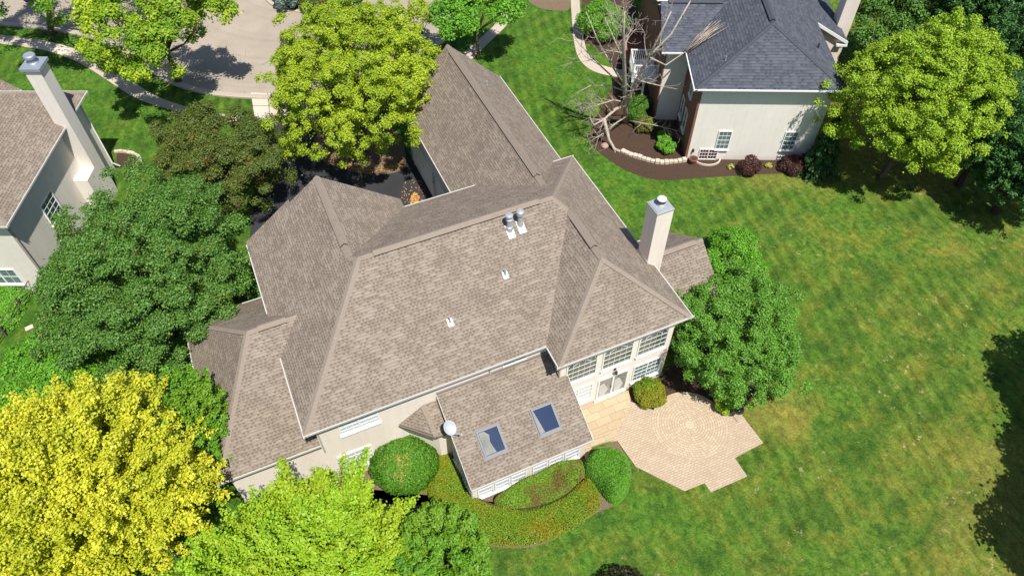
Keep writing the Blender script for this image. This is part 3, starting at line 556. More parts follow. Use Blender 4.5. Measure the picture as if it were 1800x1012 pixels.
# chimney
c = MB(); c.box(16.57, 17.5, 20.12, 21.05, 0, 9.72); ch = part(c, 'chimney', M['stucco'], bevel=0.01)
c = MB(); c.box(16.54, 17.53, 20.09, 21.08, 9.724, 9.80); c.box(16.60, 17.47, 20.15, 21.02, 9.803, 9.83)
cap_ = c.build('chimney_cap', M['metal'], ch, bevel=0.012)
c = MB(); c.lathe((17.05, 20.62, 9.83), [(0.2, 0), (0.2, 0.06), (0.16, 0.08), (0.16, 0.2)], 20); c.lathe((17.05, 20.62, 10.03), [(0.22, 0), (0.22, 0.14)], 20, 1); c.lathe((17.05, 20.62, 10.172), [(0.23, 0), (0.235, 0.04), (0.16, 0.085), (0.02, 0.1)], 20, 2)
c.build('flue', [M['metal'], M['darkmetal'], plain('flue_lid', (0.62, 0.60, 0.57), 0.5)], ch, smooth=False)
c = MB(); c.obox((16.50, 20.06, 5.85+0.811*(17.06-16.5)+0.01), (0.07, 0, -0.057), (0, 1.05, 0), (0, 0, 0.1)); c.build('flashing', M['metal'], ch)
# roof vents
mz = lambda y: E+0.599*(y-17.85)
for x, y, hgt, kind in ((10.08, 22.92, 1.02, 0), (10.68, 22.98, 0.98, 1)):
    v = MB(); z = mz(y); v.obox((x-0.18, y-0.42, mz(y-0.42)+0.012), (0.36, 0, 0), (0, 0.6, 0.6*0.599), (0, 0, 0.015))
    v.lathe((x, y, z-0.1), [(0.19, 0), (0.17, 0.28), (0.12, 0.30), (0.12, hgt-0.28), (0.17, hgt-0.27), (0.17, hgt-0.22), (0.13, hgt-0.2), (0.13, hgt-0.06), (0.19, hgt-0.05), (0.19, hgt+0.04), (0.05, hgt+0.08)] if kind == 0 else [(0.18, 0), (0.13, 0.3), (0.12, hgt-0.22), (0.2, hgt-0.2), (0.2, hgt), (0.14, hgt+0.06), (0.02, hgt+0.08)], 18)
    v.build('flue_vent', M['metal'], main_roof)
for x, y in ((9.09, 21.18), (5.80, 20.09)):
    v = MB(); z = mz(y); v.obox((x-0.13, y-0.2, mz(y-0.2)+0.01), (0.26, 0, 0), (0, 0.32, 0.32*0.599), (0, 0, 0.012)); v.lathe((x, y, z-0.05), [(0.09, 0), (0.055, 0.12), (0.05, 0.42), (0.035, 0.42)], 12); v.build('vent_pipe', M['metal'], main_roof)
v = MB(); gz = lambda x: e3+(16.91-x)*0.95
v.lathe((14.6, 36.6, gz(14.6)-0.05), [(0.08, 0), (0.05, 0.1), (0.05, 0.34), (0.03, 0.34)], 12); v.build('vent_pipe', M['metal'], groof)
# windows (children of the house; positions in world, offset back)
def hwin(*a, **k): o = window(hs, *a, **k); o.location = hs_off; return o
X_, nY = (1, 0, 0), (0, -1, 0)
hwin((-0.50, 18.25, 4.14), X_, nY, 1.88, 1.25, 3, 4, 'glass_blind', sash=2)
hwin((-1.02, 18.25, 0.78), X_, nY, 1.68, 1.60, 3, 4, 'glass_blind', sash=2)
hwin((7.62, 18.25, 4.80), X_, nY, 1.30, 0.62, 1, 1, 'glass_grey', sash=2, sill=False, fw=0.045)
def bigwin(x0, pane):
    f = hwin((x0, 17.05, 3.08), X_, nY, 1.72, 2.1, 5, 5, pane, fw=0.06, mun=0.016)
    mb = MB(); n = 14
    for R in (0.82, 0.5):
        pts = [(x0+0.86+R*cos(t), 17.05-0.03, 4.32+R*0.8*sin(t)) for t in np.linspace(0, pi, n)]; mb.tube(pts, [0.011]*n, 4)
    mb.build('arched_muntin', M['white'], f)
for x0 in (10.50, 12.54, 14.58): bigwin(x0, 'glass')
hwin((10.47, 17.05, 0.72), X_, nY, 1.70, 1.5, 3, 4, 'glass_blind', sash=2)
hwin((14.62, 17.05, 0.62), X_, nY, 1.70, 1.55, 3, 4, 'glass_grey', sash=2)
dr = MB(); x0, x1, z0, z1 = 12.48, 14.30, 0.21, 2.22
for a, b, c_, d_ in ((x0, x0+0.09, z0, z1), (x1-0.09, x1, z0, z1), (x0+0.09, x1-0.09, z0, z0+0.16), (x0+0.09, x1-0.09, z1-0.09, z1), ((x0+x1)/2-0.05, (x0+x1)/2+0.05, z0+0.16, z1-0.09)): dr.box(a, b, 16.965, 17.048, c_, d_)
dr.box(x0-0.05, x1+0.05, 16.93, 17.048, z0-0.06, z0-0.003)
dd = part(dr, 'patio_door', M['white'])
for k in (0, 1):
    pm = MB(); a = x0+0.09+k*0.91; pm.box(a, a+0.82, 17.02, 17.04, z0+0.16, z1-0.09); pm.build('pane', M['glass_tan'], dd)
    cu = MB(); cu.add([(a+0.10, 17.0185, z0+0.2), (a+0.45, 17.0185, z0+0.2), (a+0.62, 17.0185, z0+0.75), (a+0.3, 17.0185, z0+1.5), (a+0.06, 17.0185, z0+1.4)], [(0, 1, 2, 3, 4)]); cu.build('curtain', plain('pale_curtain', (0.55, 0.54, 0.5), 0.7), dd)
hm = MB(); hm.box((x0+x1)/2-0.09, (x0+x1)/2-0.06, 16.93, 16.964, 1.1, 1.3); hm.build('handle', M['darkmetal'], dd)
lm = MB(); lm.box(13.34, 13.46, 17.0, 17.048, 2.62, 2.8); lm.tube([(13.4, 17.0, 2.76), (13.4, 16.9, 2.8), (13.4, 16.86, 2.72)], [0.015]*3, 6); lm.lathe((13.4, 16.86, 2.45), [(0.04, 0), (0.08, 0.05), (0.09, 0.2), (0.03, 0.27)], 10); part(lm, 'wall_lamp', M['darkmetal'])
for x0 in (4.62, 5.50, 6.38, 7.54, 8.42, 9.30): hwin((x0, 14.45, 0.35), X_, nY, 0.82, 1.62, 2, 4, 'glass_blind', fw=0.07, mun=0.026)
for y0 in (14.75, 15.85): window(hs, (4.36, y0+0.95, 0.45), (0, -1, 0), (-1, 0, 0), 0.95, 1.7, 2, 4, 'glass').location = hs_off
for y0 in (30.4, 35.2):                                   # two garage doors on the shaded side
    g_ = MB(); x = 10.06
    g_.box(x-0.05, x, y0, y0+3.9, 0.02, 2.5)
    for j in range(4):
        for k in range(6): g_.box(x-0.075, x-0.052, y0+0.12+k*0.63, y0+0.63+k*0.63, 0.12+j*0.6, 0.58+j*0.6)
    for a, b, c_, d_ in ((y0-0.14, y0-0.003, 0, 2.64), (y0+3.903, y0+4.04, 0, 2.64), (y0-0.003, y0+3.903, 2.503, 2.64)): g_.box(x-0.09, x-0.002, a, b, c_, d_)
    part(g_, 'garage_door', M['white'])
lm = MB(); lm.box(9.98, 10.068, 34.6, 34.74, 2.3, 2.5); lm.lathe((9.92, 34.67, 2.05), [(0.05, 0), (0.09, 0.05), (0.1, 0.25), (0.03, 0.33)], 10); part(lm, 'wall_lamp', M['fascia'])
dp = MB()
for pts in ([(4.31, 14.38, 2.28), (4.31, 14.38, 0.1)], [(6.96, 18.19, 5.68), (6.96, 18.19, 4.62)], [(9.66, 16.5, 5.72), (10.12, 17.0, 5.45), (10.12, 17.0, 4.1)], [(9.99, 39.5, 4.65), (9.99, 39.5, 0.1)], [(-1.42, 18.19, 5.68), (-1.42, 18.19, 3.3)]): 
    d_ = MB(); d_.tube(pts, [0.045]*len(pts), 4); part(d_, 'downspout', M['fascia'])
# satellite dish
dt = tag(empty('satellite_dish', (4.15, 16.55, 3.7)), 'round pale grey satellite dish on the corner of the skylit sunroom roof', 'satellite dish')
dm = MB(); fd = np.array([0.25, -0.62, 0.74]); fd /= np.linalg.norm(fd); a = np.cross(fd, (0, 0, 1)); a /= np.linalg.norm(a); b = np.cross(a, fd); ctr = np.array([0.02, -0.02, 0.55])
vs = []; nr = 6; ns = 28
for back in (0, 1):
    for i in range(nr+1):
        for k in range(ns):
            rr = i/nr; vs.append(ctr+fd*(0.16*rr*rr-0.02*back)+a*0.30*rr*cos(2*pi*k/ns)+b*0.37*rr*sin(2*pi*k/ns))
fs = []; o2 = (nr+1)*ns
for i in range(nr):
    for k in range(ns):
        k2 = (k+1) % ns; fs += [(i*ns+k, i*ns+k2, (i+1)*ns+k2, (i+1)*ns+k), (o2+i*ns+k2, o2+i*ns+k, o2+(i+1)*ns+k, o2+(i+1)*ns+k2)]
for k in range(ns): k2 = (k+1) % ns; fs.append((nr*ns+k, nr*ns+k2, o2+nr*ns+k2, o2+nr*ns+k))
dm.add(vs, fs); dm.build('reflector', M['dish'], dt, smooth=True)
am = MB(); am.tube([(0, 0, -0.25), (0, 0, 0.3), ctr-fd*0.03], [0.03, 0.03, 0.025], 8); am.build('mast', M['darkmetal'], dt)
am = MB(); tip = ctr-b*0.45+fd*0.62-a*0.12; am.tube([ctr-b*0.38, tip], [0.022, 0.02], 6); am.tube([tip-fd*0.02, tip-fd*0.16], [0.045, 0.03], 8); am.build('feed_arm', M['dish'], dt)

# ------------------------------------------------------------------ neighbour house on the right (slate blue roof)
YAW = -AZ
def nb_part(mb, name, mats, root, **kw): return mb.build(name, mats, root, **kw)
bl = tag(empty('house', hd(0, 0), YAW-rad(1.0)), 'house with slate blue roof, grey stucco front and brick sides at top right', 'house', 'houses')
e = 6.3; bx0, bx1, by0 = 11.52, 20.15, 40.6   # wall lines in the turned frame
w = MB(); w.box(bx0+0.02, bx1, by0, 58.0, 0, e-0.17); nb_part(w, 'wall', M['stucco_grey'], bl)
w = MB(); w.box(bx0-0.03, bx0+0.018, by0-0.02, 44.98, 0, e-0.18); w.box(bx0-0.03, bx0+0.13, by0-0.045, by0-0.002, 0, e-0.18); nb_part(w, 'brick_facing', M['brick'], bl)
w = MB(); w.box(bx0-1.74, bx0-1.66, 44.95, 57.9, 0, e-0.4); nb_part(w, 'brick_facing', M['brick'], bl)
w = MB(); w.box(bx1+0.002, bx1+0.04, by0+0.02, 57.9, 0, e-0.18); nb_part(w, 'brick_facing', M['brick'], bl)
w = MB(); w.box(bx0-1.655, bx0-0.032, 45.0, 57.9, 0, e-0.4); nb_part(w, 'side_wall', M['stucco_grey'], bl)
r = MB(); xl, xr, yf = 10.96, 20.68, 40.0; xm = (xl+xr)/2; rz = 9.2; yb = 66
roofmesh(r, [[(xl, yf, e), (xr, yf, e), (xm, yf+3.1, rz)], [(xl, yf, e), (xm, yf+3.1, rz), (xm, yb, rz), (xl, yb, e)], [(xr, yf, e), (xr, yb, e), (xm, yb, rz), (xm, yf+3.1, rz)]])
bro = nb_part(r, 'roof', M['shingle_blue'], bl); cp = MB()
for p, q, d in (((xl, yf, e), (xm, yf+3.1, rz), 0.1), ((xr, yf, e), (xm, yf+3.1, rz), 0.1), ((xm, yf+3.1, rz), (xm, yb, rz), 0.1)): cap_strip(cp, p, q, 0.15, d)
cp.build('hip_caps', M['cap_blue'], bro); vent_strip(bro, (xm, yf+3.3, rz), (xm, yb, rz), 0.13, M['cap_blue'])
gt = Runs(); gutter(gt, (xl-0.08, yf), (xr+0.08, yf), (0, -1), e); gutter(gt, (xl, yf), (xl, 44.3), (-1, 0), e); gt.build('gutter', M['white'], bro)
v = MB(); v.lathe((19.4, 43.6, e+0.598*(xr-19.4)-0.05), [(0.07, 0), (0.05, 0.1), (0.05, 0.4), (0.03, 0.4)], 10); v.build('vent_pipe', M['darkmetal'], bro)
v = MB(); v.lathe((12.9, 41.5, e+0.598*(12.9-xl)-0.05), [(0.05, 0), (0.035, 0.1), (0.035, 0.35), (0.02, 0.35)], 10); v.build('vent_pipe', M['metal'], bro)
# left wing roof
r = MB(); wy = 44.3; we = 6.15; wxl = 9.36; wz = lambda y: we+(y-wy)*0.6
roofmesh(r, [[(wxl, wy, we), (xl+0.3, wy, we), (xm-0.5, wy+3.2, wz(wy+3.2)), (wxl, wy+3.2, wz(wy+3.2))], [(wxl, wy+3.2, wz(wy+3.2)), (xm-0.5, wy+3.2, wz(wy+3.2)), (xl, wy+6.4, we), (wxl, wy+6.4, we)]])
lwr = nb_part(r, 'wing_roof', M['shingle_blue'], bl); gt = Runs(); gutter(gt, (wxl, wy), (xl-0.1, wy), (0, -1), we); gt.build('gutter', M['white'], lwr)
vent_strip(lwr, (wxl+0.5, wy+3.2, wz(wy+3.2)), (wxl+4.2, wy+3.2, wz(wy+3.2)), 0.13, M['cap_blue'])
# wider rear part: the right slope runs on lower, with a white rake and a cream wall below it
r = MB(); gy = 47.9; gx = 23.3; ge = e-0.56*(gx-xr)
roofmesh(r, [[(xr+0.003, gy, e), (gx, gy, ge), (gx, 66, ge), (xr+0.003, 66, e)]], 0.14); rr_ = nb_part(r, 'rear_roof', M['shingle_blue'], bl)
gt = Runs(); gt.add([(xr, gy-0.07, e+0.03), (gx, gy-0.07, ge+0.03), (gx, gy-0.07, ge-0.2), (xr, gy-0.07, e-0.2), (xr, gy-0.004, e+0.03), (gx, gy-0.004, ge+0.03), (gx, gy-0.004, ge-0.2), (xr, gy-0.004, e-0.2)], [(0, 3, 2, 1), (4, 5, 6, 7), (0, 1, 5, 4), (2, 3, 7, 6), (1, 2, 6, 5)])
gt.build('rake_board', M['white'], rr_); gt = Runs(); gt.box(gx-0.75, gx+0.02, gy-0.09, gy+0.3, ge-0.36, ge-0.205); gt.build('eave_return', M['white'], rr_)
w = MB(); w.add([(xr-0.4, gy+0.2, e-0.16), (xr, gy+0.2, e-0.16), (gx-0.35, gy+0.2, ge+0.02), (gx-0.35, gy+0.2, 0), (xr-0.4, gy+0.2, 0), (xr-0.4, gy+0.5, e-0.16), (xr, gy+0.5, e-0.16), (gx-0.35, gy+0.5, ge+0.02), (gx-0.35, gy+0.5, 0), (xr-0.4, gy+0.5, 0)], [(0, 4, 3, 2, 1), (5, 6, 7, 8, 9), (2, 3, 8, 7), (0, 1, 6, 5), (1, 2, 7, 6)])
nb_part(w, 'cheek_wall', M['stucco'], bl)
w = MB(); w.box(gx-0.4, gx+0.6, 49.6, 50.7, 0, 9.6); nb_part(w, 'chimney', M['stucco'], bl, bevel=0.01)
bX, bN = (1, 0, 0), (0, -1, 0)
for x in (13.42, 17.95): window(bl, (x, by0, 0.95), bX, bN, 0.92, 1.6, 3, 4, 'glass_grey', sash=1)
well = MB()
window(bl, (12.42, by0, 0.02), bX, bN, 1.3, 0.95, 3, 3, 'glass_red', sash=2, sill=False)
for k in range(14):
    t0, t1 = pi*k/14, pi*(k+1)/14; cx, cy = 13.07, by0-0.03
    q = [(cx-R*0.98*cos(t), cy-R*0.72*sin(t)) for R in (0.88, 0.98) for t in (t0, t1)]; well.prism([q[0], q[1], q[3], q[2]], -0.02, 0.14)
well.build('window_well', M['walk_new'], bl)
vt = MB(); vt.box(18.0, 18.8, by0-0.05, by0-0.002, 0.12, 0.42); vt.box(18.05, 18.75, by0-0.055, by0-0.051, 0.27, 0.38, 1); vt.build('wall_vent', [M['white'], M['black']], bl)
for yy in (42.2, 43.7): window(bl, (bx0-0.03, yy+0.8, 1.0), (0, -1, 0), (-1, 0, 0), 0.8, 1.7, 1, 2, 'glass')
window(bl, (bx0-0.03, 43.0, 3.9), (0, -1, 0), (-1, 0, 0), 0.8, 1.5, 1, 2, 'glass')
lm = MB(); lm.box(11.9, 12.02, by0-0.14, by0-0.002, 0.72, 0.95); lm.build('wall_lamp', M['darkmetal'], bl)
# side stair landing with white railing
def rail(mb, p, q, z, h, n):
    p, q = np.array([*p, z]), np.array([*q, z]); d = q-p; t = d/np.linalg.norm(d); s_ = np.array([-t[1], t[0], 0])*0.04; U = np.array([0, 0, 1.0])
    for b0 in (0.06, h-0.07): mb.obox(p-s_+U*b0, d, 2*s_, U*0.07)
    for i in range(n+1):
        k = p+d*i/n; ww = 0.05 if i in (0, n) else 0.022; mb.obox(k-t*ww-np.array([-t[1], t[0], 0])*ww, t*2*ww, np.array([-t[1], t[0], 0])*2*ww, U*(h if i not in (0, n) else h+0.12))
dk = MB(); dx0, dx1, dy0, dy1 = wxl-1.45, wxl+0.38, 46.3, 48.4; dk.box(dx0, dx1, dy0, dy1, 2.6, 2.75); dk.box(dx0, dx1, dy0-0.04, dy0-0.002, 2.35, 2.75)
for x, y in ((dx0+0.08, dy0+0.08), (dx0+0.08, dy1-0.1), (dx0+0.9, dy0+0.08)): dk.box(x, x+0.14, y, y+0.14, 0, 2.6)
dko = dk.build('side_deck', M['bluewood'], bl); rl = MB(); rail(rl, (dx0+0.05, dy0+0.05), (dx1, dy0+0.05), 2.75, 1.0, 12); rail(rl, (dx0+0.05, dy1-0.05), (dx1, dy1-0.05), 2.75, 1.0, 12); rail(rl, (dx0+0.05, dy0+0.05), (dx0+0.05, dy1-0.05), 2.75, 1.0, 14); rl.build('railing', M['white'], dko)
pc = MB(); pc.box(8.3, 10.0, 51.5, 56, 0, 0.5); pc.build('brick_porch', M['brickpave'], bl)

# ------------------------------------------------------------------ neighbour house on the left
lh = tag(empty('house', hd(0, 0), YAW), 'pale stucco house with brown roof and tall chimney cut by the left edge', 'house', 'houses')
e = 6.1; w = MB(); w.box(-46, -27.75, 28.35, 39.4, 0, e-0.17); nb_part(w, 'wall', M['stucco_left'], lh)
r = MB(); ex, y0, y1 = -27.25, 27.9, 39.85; ym = (y0+y1)/2; hz = 0.72*(y1-ym); rz = e+hz
roofmesh(r, [[(ex, y0, e), (ex, y1, e), (ex-6.2, ym, rz)], [(ex, y0, e), (ex-6.2, ym, rz), (-50, ym, rz), (-50, y0, e)], [(ex, y1, e), (-50, y1, e), (-50, ym, rz), (ex-6.2, ym, rz)]])
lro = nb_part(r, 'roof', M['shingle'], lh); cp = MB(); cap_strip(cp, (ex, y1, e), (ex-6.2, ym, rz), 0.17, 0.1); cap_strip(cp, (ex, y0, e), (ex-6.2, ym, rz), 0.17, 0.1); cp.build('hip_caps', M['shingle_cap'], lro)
gt = Runs(); gutter(gt, (ex, y0), (ex, y1), (1, 0), e); gutter(gt, (ex+0.1, y0), (-50, y0), (0, -1), e); gutter(gt, (ex+0.1, y1), (-50, y1), (0, 1), e); gt.build('gutter', M['fascia'], lro)
w = MB(); w.box(-27.745, -26.85, 36.25, 37.25, 0, 10.1); w.box(-27.745, -26.85, 35.0, 36.247, 0, 2.9); lch = nb_part(w, 'chimney', M['stucco_left'], lh, bevel=0.01)
bluish = plain('blue_grey_cap', (0.30, 0.34, 0.40), 0.5, 0.4, 0.3)
w = MB(); w.box(-27.88, -26.72, 36.12, 37.38, 10.104, 10.3); w.build('chimney_cap', bluish, lch, bevel=0.015)
w = MB(); w.lathe((-27.3, 36.75, 10.3), [(0.32, 0), (0.3, 0.05), (0.24, 0.1), (0.24, 0.32), (0.33, 0.36), (0.33, 0.5), (0.28, 0.55)], 20); w.build('flue', bluish, lch)
r = MB(); roofmesh(r, [[(-33.6, 42.7, 4.2), (-37.6, 42.7, 7.6), (-37.6, 39.9, 7.6), (-33.6, 39.9, 4.2)], [(-41.6, 42.7, 4.2), (-41.6, 39.9, 4.2), (-37.6, 39.9, 7.6), (-37.6, 42.7, 7.6)]]); rr2 = nb_part(r, 'rear_roof', M['shingle'], lh)
gt = Runs(); gutter(gt, (-33.6, 39.95), (-33.6, 42.7), (1, 0), 4.2); gt.build('gutter', M['fascia'], rr2)
w = MB(); w.box(-41.2, -34.1, 39.402, 42.3, 0, 4.02); nb_part(w, 'rear_wall', M['stucco_left'], lh)
window(lh, (-31.1, 28.35, 0.75), bX, bN, 2.0, 1.35, 2, 2, 'glass_grey', sash=2)
window(lh, (-27.75, 31.3, 2.6), (0, 1, 0), (1, 0, 0), 1.5, 1.6, 3, 4, 'glass_blue', sash=1)
d_ = MB(); d_.tube([(-27.7, 39.3, 5.9), (-27.68, 39.3, 0.6), (-27.4, 39.5, 0.15)], [0.05]*3, 4); d_.build('downspout', M['white'], lh)
d_ = MB(); d_.tube([(-27.68, 28.42, 5.9), (-27.68, 28.42, 0.1)], [0.05]*2, 4); d_.build('downspout', plain('brown_pipe', (0.30, 0.26, 0.23)), lh)

# ------------------------------------------------------------------ foliage
def tri_random(rng, n):
    d = rng.normal(size=(n, 3)); return d/np.linalg.norm(d, axis=1, keepdims=True)
def leaves_obj(name, pos, nrm, L_, W_, mat, parent, rng, fold=0.25, tang=None):
    n = len(pos); t = tri_random(rng, n) if tang is None else tang+0.35*tri_random(rng, n)
    nrm = nrm/np.linalg.norm(nrm, axis=1, keepdims=True)
    t = t-nrm*np.sum(t*nrm, axis=1, keepdims=True); t /= np.linalg.norm(t, axis=1, keepdims=True)+1e-9
    b = np.cross(nrm, t); s = rng.uniform(0.65, 1.3, size=(n, 1)); Lh, Wh = L_*s*0.5, W_*s*0.5
    v = np.empty((n, 4, 3)); v[:, 0] = pos-t*Lh; v[:, 1] = pos+b*Wh+nrm*fold*Wh; v[:, 2] = pos+t*Lh-nrm*fold*Lh*0.6; v[:, 3] = pos-b*Wh+nrm*fold*Wh
    me = bpy.data.meshes.new(name); me.vertices.add(4*n); me.loops.add(4*n); me.polygons.add(n)
    me.vertices.foreach_set('co', v.reshape(-1).astype(np.float32)); me.loops.foreach_set('vertex_index', np.arange(4*n, dtype=np.int32))
    me.polygons.foreach_set('loop_start', np.arange(0, 4*n, 4, dtype=np.int32)); me.polygons.foreach_set('loop_total', np.full(n, 4, dtype=np.int32))
    me.materials.append(mat); me.update(calc_edges=True); me.validate()
    o = bpy.data.objects.new(name, me); COL.objects.link(o)
    if parent is not None: o.parent = parent
    return o
def sph(rng, n, zmin):
    i = np.arange(n)+0.5; z = 1-(1-zmin)*i/n; ph = i*2.39996+rng.uniform(0, 6.28); rr = np.sqrt(np.maximum(0, 1-z*z))
    d = np.stack([rr*np.cos(ph), rr*np.sin(ph), z], 1)+rng.normal(scale=0.14, size=(n, 3)); return d/np.linalg.norm(d, axis=1, keepdims=True)
def crown_points(rng, r, style, n, nl, lob):
    """points and normals of a crown centred on the origin"""
    r = np.asarray(r, float)
    w_ = tri_random(rng, 7)*rng.uniform(1.5, 4.2, size=(7, 1)); ph_ = rng.uniform(0, 6.28, 7)
    bump = lambda d: 1+0.20*np.cos(d@w_.T+ph_).mean(1, keepdims=True)*2.0
    rm = float(np.mean(r))
    if style == 'lobes':
        nm = max(7, nl//6); dm = sph(rng, nm, -0.35); mc = dm*r*bump(dm)*rng.uniform(0.42, 0.72, size=(nm, 1)); mr = 0.40*rm*rng.uniform(0.7, 1.2, size=nm)
        ns = max(5, int(round(1.6*nl/nm))); km = np.repeat(np.arange(nm), ns); ds = tri_random(rng, nm*ns)+0.85*dm[km]+np.array([0, 0, 0.3]); ds /= np.linalg.norm(ds, axis=1, keepdims=True)
        sc = mc[km]+ds*mr[km][:, None]*rng.uniform(0.6, 1.05, size=(nm*ns, 1))*np.array([1, 1, 0.9]); sr = lob*0.62*rng.uniform(0.6, 1.3, size=nm*ns)
        k = rng.choice(nm*ns, size=n, p=sr**2/np.sum(sr**2)); dd = tri_random(rng, n)+0.65*ds[k]+np.array([0, 0, 0.30]); dd /= np.linalg.norm(dd, axis=1, keepdims=True)
        p = sc[k]+dd*sr[k][:, None]*(0.35+0.75*rng.random((n, 1))**0.5)*np.array([1, 1, 0.72])+rng.normal(scale=0.05, size=(n, 3))
        m = rng.random(n) < 0.08; p[m] = p[m]*rng.uniform(0.3, 0.9, size=(m.sum(), 1))
        m = rng.random(n) < 0.05; p[m] = sc[k][m]+(p[m]-sc[k][m])*rng.uniform(1.1, 1.6, size=(m.sum(), 1))
        return p, dd*0.6+np.array([0, 0, 0.45])+0.5*tri_random(rng, n), mc, None
    if style == 'spray':
        d = sph(rng, nl, -0.30); bb = bump(d); base = d*r*bb*rng.uniform(0.30, 0.70, size=(nl, 1)); L0 = lob*rng.uniform(0.6, 1.4, size=(nl, 1))
        dr_ = d*np.array([1, 1, 0.8])+np.array([0, 0, 0.35])+0.30*tri_random(rng, nl); dr_ /= np.linalg.norm(dr_, axis=1, keepdims=True)
        end = base+dr_*L0
        f = np.sqrt(np.sum((end/r)**2, axis=1, keepdims=True))/(bb*1.06); end = np.where(f > 1.0, end/f, end)
        k = rng.integers(0, nl, n); t = rng.random(n)**0.75; q = base[k]+(end-base)[k]*t[:, None]; rad_ = (0.06*lob+0.145*lob*np.sin(t*pi*0.85))[:, None]
        off = tri_random(rng, n); p = q+off*rad_*rng.random((n, 1))**0.5; p[:, 2] -= 0.06*lob*np.abs(off[:, 2])
        return p, off*0.5+np.array([0, 0, 0.65])+0.45*tri_random(rng, n), end[:: max(1, nl//14)], None
    if style == 'conifer':
        h = r[2]*2; lev = 1-rng.random(nl)**0.75; ang = rng.uniform(0, 2*pi, nl); rr = r[0]*(1-lev)**0.9*rng.uniform(0.7, 1.1, nl)+0.15
        k = rng.integers(0, nl, n); t = rng.random(n)**0.6; z0 = -r[2]+h*lev[k]
        side = rng.normal(scale=0.22, size=n)*(1.05-t*0.6)*np.minimum(rr[k], 2.2)*0.55
        ca, sa = np.cos(ang[k]), np.sin(ang[k]); x = ca*rr[k]*t-sa*side; y = sa*rr[k]*t+ca*side; z = z0-0.28*rr[k]*t*t+rng.normal(scale=0.09, size=n)
        nr = np.stack([ca*0.35, sa*0.35, np.full(n, 0.9)], 1)+0.45*tri_random(rng, n); return np.stack([x, y, z], 1), nr, np.zeros((0, 3)), np.stack([ca, sa, np.full(n, -0.3)], 1)
    if style == 'shrub':
        d = sph(rng, nl, -0.2); lc = d*r*0.72; lr = lob*rng.uniform(0.7, 1.25, size=nl); k = rng.integers(0, nl, n)
        dd = tri_random(rng, n)+0.6*d[k]+np.array([0, 0, 0.2]); dd /= np.linalg.norm(dd, axis=1, keepdims=True)
        p = lc[k]+dd*lr[k][:, None]*rng.uniform(0.75, 1.08, size=(n, 1)); return p, dd*0.7+np.array([0, 0, 0.35])+0.5*tri_random(rng, n), lc[:0], None
    if style == 'dome':
        d = tri_random(rng, n); d[:, 2] = np.abs(d[:, 2])*1.25-0.25; d /= np.linalg.norm(d, axis=1, keepdims=True)
        bumps = np.sin(d[:, 0]*5+1)*np.cos(d[:, 1]*6)*0.06+np.sin(d[:, 2]*9+d[:, 0]*7)*0.035+np.sin(d[:, 1]*17+d[:, 0]*13)*0.02
        p = d*r*(rng.uniform(0.86, 1.03, size=(n, 1))+bumps[:, None]); return p, d*0.8+0.55*tri_random(rng, n), d[:0], None
def limbs(mb, rng, base, ctr, ends, tr, forks=True):
    b = np.asarray(base, float); fork = b*0.45+ctr*0.55; fork[2] = b[2]+(ctr[2]-b[2])*0.62
    j = rng.normal(scale=tr*0.5, size=3)*np.array([1, 1, 0]); mid = (b+fork)/2+j
    mb.tube([b-np.array([0, 0, 0.1]), b+np.array([0, 0, 0.25]), mid, fork], [tr*1.45, tr*1.05, tr*0.85, tr*0.7], 9)
    for e_ in ends:
        m = fork*0.5+e_*0.5+rng.normal(scale=0.05, size=3)*np.linalg.norm(e_-fork); m[2] -= 0.06*np.linalg.norm(e_-fork)
        mb.tube([fork-(fork-mid)*0.12, m, e_], [tr*0.5, tr*0.3, tr*0.09], 6)
_seed = [11]
def tree(name, label, cat, u, v, ru, rv, zc, mat, style='lobes', n=20000, nl=40, lob=1.2, leaf=0.2, lw=0.6, tr=0.16, base=None, rz=None, bark_='bark', group=None, offc=None):
    """crown centre bearing (u, v) at height zc; ru, rv: its half sizes as seen; trunk foot straight below unless given"""
    _seed[0] += 1; rng = np.random.default_rng(_seed[0]); c = P(u, v, zc) if offc is None else np.array(offc, float)
    m = depth(c)/F; rx = ru*m
    if rz is None:
        dp_ = math.atan2(H-zc, np.hypot(*c[:2])); q = (rv*m)**2-(rx*sin(dp_))**2; rz = math.sqrt(q)/cos(dp_) if q > 0 else 0.6*rx
        rz = min(max(rz, 0.6*rx), 1.5*rx, zc*0.98)
    ft = np.array([c[0], c[1], 0.0]) if base is None else np.array([*P(*base)[:2], 0.0])
    root = tag(empty(name, ft), label, cat, group); rel = c-ft
    p, nr, ends, tang = crown_points(rng, (rx, rx, rz), style, n, nl, lob)
    keep = p[:, 2]+rel[2] > 0.05; p, nr = p[keep]+rel, nr[keep]; tang = None if tang is None else tang[keep]
    leaves_obj('crown', p, nr, leaf, leaf*lw, L[mat], root, rng, tang=tang)
    mb = MB()
    if style == 'conifer': mb.tube([(0, 0, -0.1), (0, 0, rel[2]), rel+np.array([0, 0, rz*0.85])], [tr, tr*0.6, tr*0.1], 8)
    elif style in ('shrub', 'dome'):
        for k in range(5): mb.tube([(0, 0, -0.05), rel*0.5+rng.normal(scale=0.15*rx, size=3), rel+rng.normal(scale=0.4*rx, size=3)*np.array([1, 1, 0.4])], [tr, tr*0.7, tr*0.3], 5)
    else: limbs(mb, rng, (0, 0, 0), rel, ends+rel, tr)
    mb.build('trunk' if style not in ('shrub', 'dome') else 'stem', M[bark_], root, smooth=True)
    return root
tree('yellow_tree', 'large bright yellow tree filling the bottom left corner', 'tree', 160, 858, 232, 222, 5.4, 'yellow', 'spray', 175000, 900, 1.75, 0.125, 0.68, 0.24)
